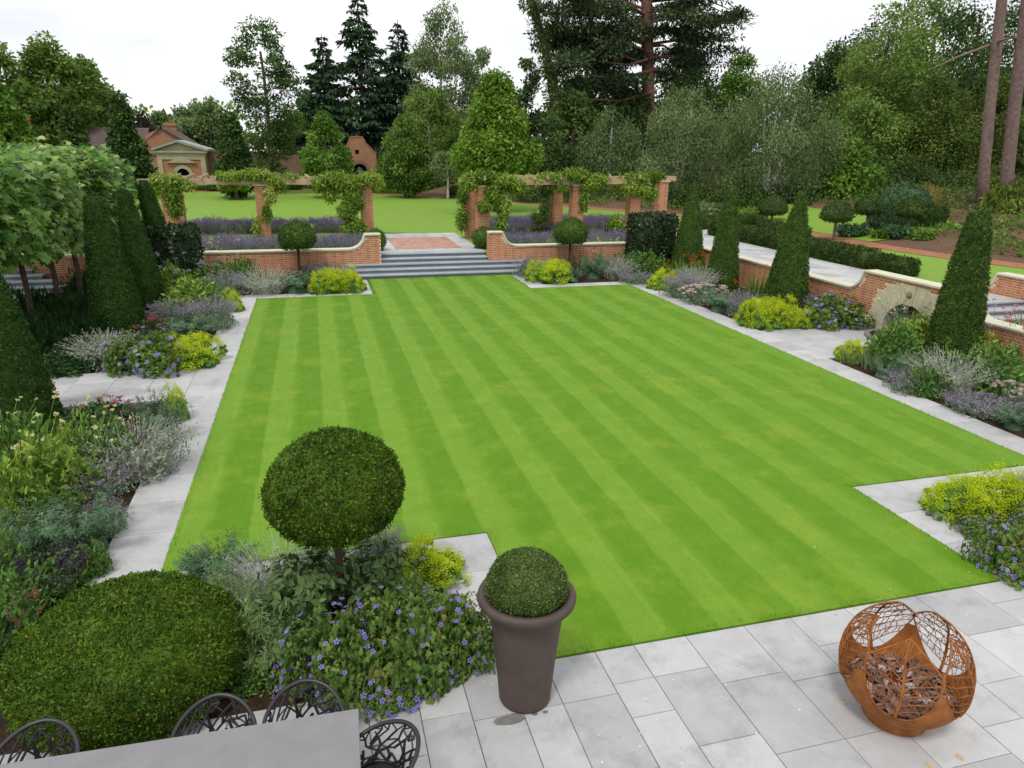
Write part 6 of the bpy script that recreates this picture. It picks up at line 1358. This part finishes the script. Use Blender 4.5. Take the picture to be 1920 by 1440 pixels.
for px, pt, pb in ((62, 221, 292), (322, 226, 262)):
    cx_ = hX(px); g = Geo(); g.box(cx_ - .62, cx_ + .62, -.2 if px < 100 else 2.6, .9 if px < 100 else 3.7, hZ(pb), hZ(pt)); g.build('chimney', FARBRICK, hb)
    g = Geo(); g.box(cx_ - .72, cx_ + .72, -.3 if px < 100 else 2.5, 1.0 if px < 100 else 3.8, hZ(pt) - .35, hZ(pt) - .1); g.build('chimney_cap', FARBRICK, hb)
# cross wing facing us
xw0, xw1 = hX(262), hX(386); zr, ze = hZ(238), hZ(287); ym = 3.2
g = Geo(); g.box(xw0 + .4, xw1, -.6, 6.5, -.2, ze); g.build('wall', DULLBRICK, hb)
xr_ = hX(318); g = Geo(); xl_ = hX(287)
g.add([(xl_ - 1.6, -.62, ze), (xw1, -.62, ze), (xr_, -.62, zr), (xl_, -.62, zr - .6)], [(0, 1, 2, 3)]); g.build('gable_wall', FARBRICK, hb)
g = Geo(); g.add([(xr_ - .1, -.9, zr + .12), (xw1 + .6, -.9, ze - .1), (xw1 + .6, 6.8, ze - .1), (xr_ - .1, 6.8, zr + .12), (xr_ - .1, -.9, zr - .05), (xw1 + .6, -.9, ze - .28)], [(0, 1, 2, 3), (4, 5, 1, 0)]); g.build('roof', TILE, hb)
g = Geo(); g.add([(xr_ - .1, -.9, zr + .12), (xr_ - .1, 6.8, zr + .12), (xl_ - 2.0, 6.8, ze - .1), (xl_ - 2.0, -.4, ze - .1)], [(0, 1, 2, 3)]); g.build('roof', TILE, hb)
# boundary wall and arched gateway
bw = empty('boundary_wall', (gx(500, 81), 81, TZ), 'long plain brick boundary wall behind the far lawn', 'wall'); bx = gx(500, 81); zt = gz(287, 500, 81) - TZ
Geo().box(gx(388, 81) - bx, gx(652, 81) - bx, 0, .4, -.2, zt).build('wall_face', DULLBRICK, bw); Geo().box(gx(388, 81) - bx, gx(652, 81) - bx, -.08, .48, zt, zt + .16).build('wall_cap', TILE, bw)
bw2 = empty('boundary_wall', (gx(150, 84), 84, TZ), 'brick boundary wall left of the garden temple', 'wall'); bx = gx(150, 84); zt = gz(292, 150, 84) - TZ
Geo().box(gx(-60, 84) - bx, gx(297, 84) - bx, 0, .4, -.2, zt).build('wall_face', FARBRICK, bw2); Geo().box(gx(-60, 84) - bx, gx(297, 84) - bx, -.08, .48, zt, zt + .16).build('wall_cap', TILE, bw2)
gw = empty('arched_gateway', (gx(677), 80, TZ), 'brick gateway with a shaped gable, arch and small square opening', 'gateway'); ox = gx(677, 80)
GX = lambda px: gx(px, 80) - ox
GZ = lambda py: gz(py, 677, 80) - TZ
prof = [(644, 288), (648, 284), (651, 279), (655, 274), (659, 268), (661, 262), (662, 258.5), (672, 257), (684, 258.5), (685, 262), (688, 268), (693, 274), (698, 279), (702, 284), (708, 288)]
pxs = [GX(a) for a, _ in prof]; pzs = [GZ(b) for _, b in prof]; ac, ar, az = GX(676), (GX(690) - GX(662)) / 2, GZ(321)
S = sorted(set(pxs + [ac + ar * math.cos(a) for a in np.linspace(0, math.pi, 13)] + [GX(669), GX(676)])); g = Geo(); wz0, wz1 = GZ(289), GZ(281)
for a, b in zip(S[:-1], S[1:]):
    mid = (a + b) / 2; inside = abs(mid - ac) < ar; f = lambda v: az + math.sqrt(max(ar ** 2 - (v - ac) ** 2, 0)) if inside else -.1
    ta, tb = np.interp(a, pxs, pzs), np.interp(b, pxs, pzs); win = GX(669) - 1e-6 <= a and b <= GX(676) + 1e-6
    spans = [((f(a), f(b)), (wz0, wz0)), ((wz1, wz1), (ta, tb))] if win else [((f(a), f(b)), (ta, tb))]
    for (l0, l1), (h0, h1) in spans:
        g.add([(a, 0, l0), (b, 0, l1), (b, 0, h1), (a, 0, h0), (a, .45, l0), (b, .45, l1), (b, .45, h1), (a, .45, h0)], [(0, 1, 2, 3), (4, 7, 6, 5), (3, 2, 6, 7), (0, 4, 5, 1)])
g.build('wall_face', FARBRICK, gw)
g = Geo(); V = []
for rr in (ar - .02, ar + .28):
    for y in (-.08, .3): V += [(ac + rr * math.cos(a), y, az + rr * math.sin(a)) for a in aa]
g.add(V, F); g.build('arch_ring', DULLBRICK, gw); Geo().box(GX(668), GX(677), .25, .3, wz0 - .1, wz1 + .1).build('window', DARK, gw)
g = Geo(); g.tube([(ac, .8, -.1), (ac, .8, az - .4), (ac, .8, az + .3)], [.5, .35, .3], 10); g.build('statue_plinth', GSTONE, gw)
Geo().lathe([(.0, 0), (.25, 0), (.2, .3), (.32, .6), (.26, .9), (.13, 1.0), (.17, 1.12), (.1, 1.3), (0, 1.32)], 12).build('urn', plain('white_urn', (.5, .5, .48), (.7, .7, .68), 4), gw, loc=(ac, .7, az - .9))
g = Geo(); coping_strip(g, [(a, b) for a, b in zip(pxs, pzs)], .55, .12); ob = g.build('gable_coping', FARBRICK, gw); ob.location = (0, .22, 0)

# ---------------------------------------------------------------- pot with its box ball
pt = empty('plant_pot', (1.62, 5.36, 0), 'tall brown clay pot with a rolled rim on the patio edge', 'pot')
Hr = float(atY(985, 1110, 5.38)[2])
pr = [(0, .0), (.225, 0), (.245, .02)] + [(.245 + (.345 - .245) * (z / (Hr - .1)) ** 1.15, z) for z in np.linspace(.05, Hr - .12, 8)]
pr += [(.365, Hr - .09), (.41, Hr - .08), (.445, Hr - .05), (.452, Hr - .015), (.44, Hr + .014), (.41, Hr + .024), (.37, Hr + .008), (.335, Hr - .03), (.33, Hr - .10)]
Geo().lathe(pr, 64).build('pot_body', POT, pt, smooth=True); Geo().lathe([(0, Hr - .06), (.332, Hr - .07)], 32).build('potting_soil', SOIL, pt)
bb = empty('box_ball', (1.62, 5.36, Hr - .06), 'clipped dense box ball growing in the brown pot', 'topiary'); g = Geo(); Rb = .365; prb = [(.30, -.02), (.33, .06)] + [(Rb * math.cos(a), .12 + Rb * .92 * math.sin(a)) for a in np.linspace(.0, 1.56, 16)]
core_lathe(g, prb, .012, 48, .01); P, Nr = lathe_points(prb, 20000); shell_leaves(g, P, Nr, .017, .7, depth_sd=.006, lift=.5, tint_sd=.26); tag(g.build('foliage', BOX, bb), kind='stuff')
g = Geo(); 
for k in range(3): 
    a = rng.uniform(0, 6.28, 12); g.add([(.05 + .1 * k + (.16 - .03 * k) * math.cos(t) * random.uniform(.7, 1.1), .02 * k + .07 * math.sin(t) * random.uniform(.7, 1.1), 0.0012) for t in np.linspace(0, 6.0, 11)] if k == 0 else [(.2 + .1 * k + .03 * math.cos(t), .01 + .02 * math.sin(t), .0012) for t in np.linspace(0, 5.6, 8)], [tuple(range(11 if k == 0 else 8))])
ob = g.build('damp_stain', plain('damp_stone', (.13, .12, .115), (.22, .21, .20), 12, .5, .4, 0)); ob.location = (G(955, 1350)[0] - .05, G(955, 1350)[1], .0025); struct(ob, 'dark damp patch on the slab before the pot')
stn = plain('rust_stain', (.52, .30, .10), (.54, .44, .32), 30, .8, .2, 0)
for i, (px, py, r) in enumerate(((1578, 1308, .035), (1585, 1320, .018), (1800, 1420, .03), (1742, 1436, .03), (1587, 1378, .015))):
    c = G(px, py); ob = Geo().add([(r * math.cos(t) * random.uniform(.6, 1.1), 1.3 * r * math.sin(t) * random.uniform(.6, 1.1), 0) for t in np.linspace(0, 5.7, 10)], [tuple(range(10))]).build('rust_stain', stn); ob.location = (c[0], c[1], .003); struct(ob, 'orange rust spot on the patio')

# ---------------------------------------------------------------- rusted leaf globe fire pit
fb = G(1695, 1360); FX, FY = float(fb[0]), float(fb[1]) + .13; RS, ZS = .545, .575
fp = empty('fire_globe', (FX, FY, 0), 'rusted steel globe fire pit cut with pointed leaves, on the patio', 'fire pit')
NLF = 5; AZ0 = math.atan2(-FY, -FX) + .02; TB, TTIP = 114.0, 32.0
def LW(s):
    s = np.clip(s, 0, 1); return 36.5 * np.where(s < .60, np.sin(np.pi / 2 * s / .60) ** .5, 1 - np.maximum((s - .60) / .40, 0) ** 1.05)
def lmap(k, s, x, R=RS):
    s = np.asarray(s, float); x = np.asarray(x, float); th = np.radians(TB + (TTIP - TB) * s); wdt = LW(s)
    a = AZ0 + k * 2 * math.pi / NLF + np.radians(x * wdt) * (1.0 / np.maximum(np.sin(np.maximum(th, .55)), .5)) * (.93 + 0 * s)
    return np.stack([R * np.sin(th) * np.cos(a), R * np.sin(th) * np.sin(a), ZS + R * np.cos(th)], -1)
def leaf_open(az, th):
    s = (math.degrees(th) - TB) / (TTIP - TB)
    if s < 0 or s > 1: return False
    w_ = float(LW(s)) / max(math.sin(max(th, .55)), .5) * .93
    for k in range(NLF):
        d = math.degrees((az - AZ0 - k * 2 * math.pi / NLF + math.pi) % (2 * math.pi) - math.pi)
        if abs(d) < w_: return True
    return False
g = Geo(); nt_, na_ = 70, 200; ths = np.linspace(math.radians(70), math.radians(168), nt_); azs = np.linspace(0, 2 * math.pi, na_ + 1); V = []
for R_s in (RS, RS - .008):
    for th in ths: V += [(R_s * math.sin(th) * math.cos(a), R_s * math.sin(th) * math.sin(a), ZS + R_s * math.cos(th)) for a in azs]
F = []
for i in range(nt_ - 1):
    for j in range(na_):
        th, a = (ths[i] + ths[i + 1]) / 2, (azs[j] + azs[j + 1]) / 2
        if leaf_open(a, th) or (math.degrees(th) < 80): continue
        q = i * (na_ + 1) + j; F.append((q, q + na_ + 1, q + na_ + 2, q + 1)); q += nt_ * (na_ + 1); F.append((q, q + 1, q + na_ + 2, q + na_ + 1))
g.add(V, F); g.build('bowl', RUST, fp, smooth=True)
Geo().lathe([(.26, 0), (.275, .01), (.25, .10), (.225, .13), (.21, .12), (.235, .01)], 40).build('base_ring', RUST, fp, smooth=True)
sv = np.array([.08, .19, .30, .41, .52, .63, .74, .84])
for k in range(NLF):
    g = Geo(); u = np.linspace(0, 1, 28); fr = empty if False else None
    for x in (-1, 1): g.tube(lmap(k, u, np.full(28, float(x))), .0075, 5)
    g.tube(lmap(k, u, .06 * np.sin(u * 5)), np.linspace(.016, .007, 28), 5)
    fm = g.build('leaf_frame', RUST, fp)
    g = Geo(); veins = []
    for side in (-1, 1):
        for si in sv:
            t_ = np.linspace(0, 1, 9); ss = np.minimum(si + .17 * t_ ** .8 + .02 * np.sin(t_ * 5 + k), .985); xs2 = side * t_; veins.append((side, ss, t_)); g.tube(lmap(k, ss, xs2), np.linspace(.0070, .0036, 9), 4, cap=False)
        # net veins between neighbours
        for v0, v1 in zip([q for q in veins if q[0] == side][:-1], [q for q in veins if q[0] == side][1:]):
            nn = 6
            for j in range(nn):
                xa = (j + .5 + random.uniform(-.2, .2)) / nn; xb = min(max(xa + random.uniform(-.14, .14), .03), .98); sa, sb = np.interp(xa, v0[2], v0[1]), np.interp(xb, v1[2], v1[1])
                sm_, xm_ = (sa + sb) / 2 + random.uniform(-.015, .015), (xa + xb) / 2 + random.uniform(-.07, .07); g.tube(lmap(k, np.array([sa, sm_, sb]), side * np.array([xa, xm_, xb])), .0036, 3, cap=False)
                xc = min(xm_ + random.uniform(.1, .25), .97); sc_ = np.interp(xc, v0[2] if random.random() < .5 else v1[2], v0[1] if random.random() < .5 else v1[1]); g.tube(lmap(k, np.array([sm_, (sm_ + sc_) / 2 + .006, sc_]), side * np.array([xm_, (xm_ + xc) / 2, xc])), .003, 3, cap=False)
    g.build('leaf_vein', RUST, fp)
n = 420; r = .44 * np.sqrt(rng.random(n)); a = rng.uniform(0, 6.283, n); g = Geo(); OCT = np.array([(1, 0, 0), (-1, 0, 0), (0, 1, 0), (0, -1, 0), (0, 0, 1), (0, 0, -1)], float); OF = [(0, 2, 4), (2, 1, 4), (1, 3, 4), (3, 0, 4), (2, 0, 5), (1, 2, 5), (3, 1, 5), (0, 3, 5)]
for i in range(n):
    q = OCT * rng.uniform([.028, .018, .008], [.060, .036, .020]) * rng.uniform(.7, 1.3, (6, 1)); e1, e2 = random.uniform(0, 6.28), random.gauss(0, .5); c, s = math.cos(e1), math.sin(e1); q = np.stack([q[:, 0] * c - q[:, 1] * s, q[:, 0] * s + q[:, 1] * c, q[:, 2] + q[:, 0] * math.sin(e2)], 1)
    g.add(q + [r[i] * math.cos(a[i]), r[i] * math.sin(a[i]), .34 + .05 * (1 - (r[i] / .44) ** 2) + random.uniform(-.02, .03)], OF, random.random())
ob = g.build('stone_chips', leafmat('brown_slate_chip', (.085, .045, .036), (.26, .16, .135), (.46, .40, .36), 0, .7, .3, 8)); ob.location = (FX, FY, 0); tag(ob, 'heap of flat brown stone chips inside the rusted globe', 'stone chips', kind='stuff')
g = Geo(); g.lathe([(0, .34), (.47, .31)], 32); g.build('ash_bed', RUSTDARK, fp)
g = Geo(); V = rng.uniform(-1, 1, (1, 3))

# ---------------------------------------------------------------- table and chairs
tb = empty('dining_table', (-1.72, 4.28, 0), 'long matt grey dining table seen from above at the front left', 'table')
p_r = G(672, 1328, .75); p_l = G(0, 1433, .75); ang = math.atan2(p_r[1] - p_l[1], p_r[0] - p_l[0])
tl = 3.6; tw = 1.05; d = np.array([math.cos(ang), math.sin(ang)]); nrm = np.array([d[1], -d[0]]); cc = p_r[:2] - d * tl / 2 + nrm * tw / 2
tb.location = (cc[0], cc[1], 0); tb.rotation_euler = (0, 0, ang)
def rbox(g, x0, x1, y0, y1, z0, z1, b):
    ring = lambda i: [(x0 + i, y0 + i), (x1 - i, y0 + i), (x1 - i, y1 - i), (x0 + i, y1 - i)]; V = [(x, y, z) for i, z in ((b, z0), (0, z0 + b), (0, z1 - b), (b, z1)) for x, y in ring(i)]
    g.add(V, [(4 * k + j, 4 * k + (j + 1) % 4, 4 * k + 4 + (j + 1) % 4, 4 * k + 4 + j) for k in range(3) for j in range(4)] + [(3, 2, 1, 0), (12, 13, 14, 15)]); return g
rbox(Geo(), -tl / 2, tl / 2, -tw / 2, tw / 2, .705, .75, .004).build('table_top', TABLE, tb)
for sx in (-1, 1):
    for sy in (-1, 1): rbox(Geo(), sx * (tl / 2 - .3) - .045, sx * (tl / 2 - .3) + .045, sy * (tw / 2 - .14) - .045, sy * (tw / 2 - .14) + .045, 0, .705, .004).build('leg', CHAIR, tb)
Geo().box(-tl / 2 + .3, tl / 2 - .3, -.03, .03, .63, .7).build('stretcher', CHAIR, tb)
# bucket chair of branching struts; the sitter faces local -y
def shell_pt(u, v):
    """u -1..1 round the back from arm to arm, v 0 seat .. 1 rim"""
    u, v = np.asarray(u, float), np.asarray(v, float); ph = u * math.radians(118); top = .66 + .15 * np.cos(np.clip(u * 1.15, -1, 1) * math.pi / 2) ** 1.2 - .02 * np.abs(u); z = .45 + (top - .45) * v; r = .215 + .075 * v
    return np.stack([r * 1.06 * np.sin(ph), r * np.cos(ph) * (1 + .12 * v * np.cos(ph)), z], -1)
uu = np.linspace(-1, 1, 49); parts = []
g = Geo(); P = shell_pt(uu, np.ones(49)); g.tube(P, np.interp(np.abs(uu), [0, .8, 1], [.018, .016, .011]), 8); parts.append(('rim', g.mesh('rim', CHAIR, True)))
g = Geo(); rs = random.Random(5); cols_, rows_ = 17, 5; nd = {}
for i in range(cols_ + 1):
    for j in range(rows_ + 1): nd[i, j] = (-1 + 2 * min(max((i + (rs.uniform(-.42, .42) if 0 < j < rows_ else 0)) / cols_, 0), 1), min(max((j + (rs.uniform(-.35, .35) if 0 < j < rows_ else 0)) / rows_, 0), 1))
def strut(a, b, r):
    t_ = np.linspace(0, 1, 4); g.tube(shell_pt(a[0] + (b[0] - a[0]) * t_, a[1] + (b[1] - a[1]) * t_), r, 5, cap=False)
for i in range(cols_ + 1):
    for j in range(rows_):
        w_ = .0135 - .0014 * j
        if (i + j) % 3 != 1: strut(nd[i, j], nd[min(i + (1 if rs.random() < .35 else 0), cols_), j + 1], w_)
        if rs.random() < .55 and i < cols_: strut(nd[i, j], nd[i + 1, j + 1], w_ * .8)
        if rs.random() < .45 and i > 0: strut(nd[i, j], nd[i - 1, j + 1], w_ * .8)
        if rs.random() < .22 and i < cols_ and j > 0: strut(nd[i, j], nd[i + 1, j], w_ * .7)
parts.append(('backrest_lattice', g.mesh('backrest_lattice', CHAIR)))
g = Geo(); g.tube(shell_pt(uu, np.zeros(49)), .012, 6); parts.append(('seat_ring', g.mesh('seat_ring', CHAIR)))
g = Geo(); g.lathe([(0, .448), (.10, .444), (.19, .446), (.222, .452), (.222, .440), (0, .432)], 24); parts.append(('seat', g.mesh('seat', CHAIR)))
LEGS = [Geo().tube([(sx * .14, sy * .14, .44), (sx * .22, sy * .23, 0)], [.014, .010], 8).mesh('leg', CHAIR) for sx in (-1, 1) for sy in (-1, 1)]
def chair(loc, rz, lab):
    t = empty('lattice_chair', loc, lab, 'chair', 'black lattice chairs round the table', rz=rz)
    for n_, me in parts: obj(n_, me, t)
    for me in LEGS: obj('leg', me, t)
for (px, py), lab in (((78, 1354), 'black lattice chair at the left end of the row, against the dome'), ((405, 1306), 'black lattice chair in the middle of the row, touching the edge of the dome'), ((568, 1279), 'black lattice chair nearest the table corner, before the violet flowers')):
    q = G(px, py, .805); chair((q[0], q[1] - .315, 0), ang + random.uniform(-.05, .05), lab)
q = G(778, 1386, .79); chair((q[0] - .30, q[1] - .02, 0), -math.pi / 2 + .25, 'black lattice chair at the right end of the table, cut by the lower edge')

# fallen petals on paving and lawn
n = 110; px_ = rng.uniform(900, 1900, n); py_ = rng.uniform(1000, 1430, n); q = np.array([G(a, b) for a, b in zip(px_, py_)]); il = in_lawn(q[:, 0], q[:, 1]); q[:, 2] = np.where(il, .035, .006); k = (q[:, 0] < 11.5) & (~il | (rng.random(n) < .15)); q = q[k]; n = len(q)
g = Geo(); g.scatter(OVAL, q, rng.normal(0, 1, (n, 3)) * [1, 1, .05], np.array([0, 0, 1.0]) + rng.normal(0, .2, (n, 3)), .016 * rng.uniform(.6, 1.5, n) * (1 + .05 * q[:, 1]), .8, rng.random(n)); tag(g.build('fallen_petals', leafmat('pale_petal', (.55, .53, .46), (.80, .79, .74), None, .2, .8, 0.05, 3)), 'tiny pale petals scattered over lawn and patio', 'petals', kind='stuff')
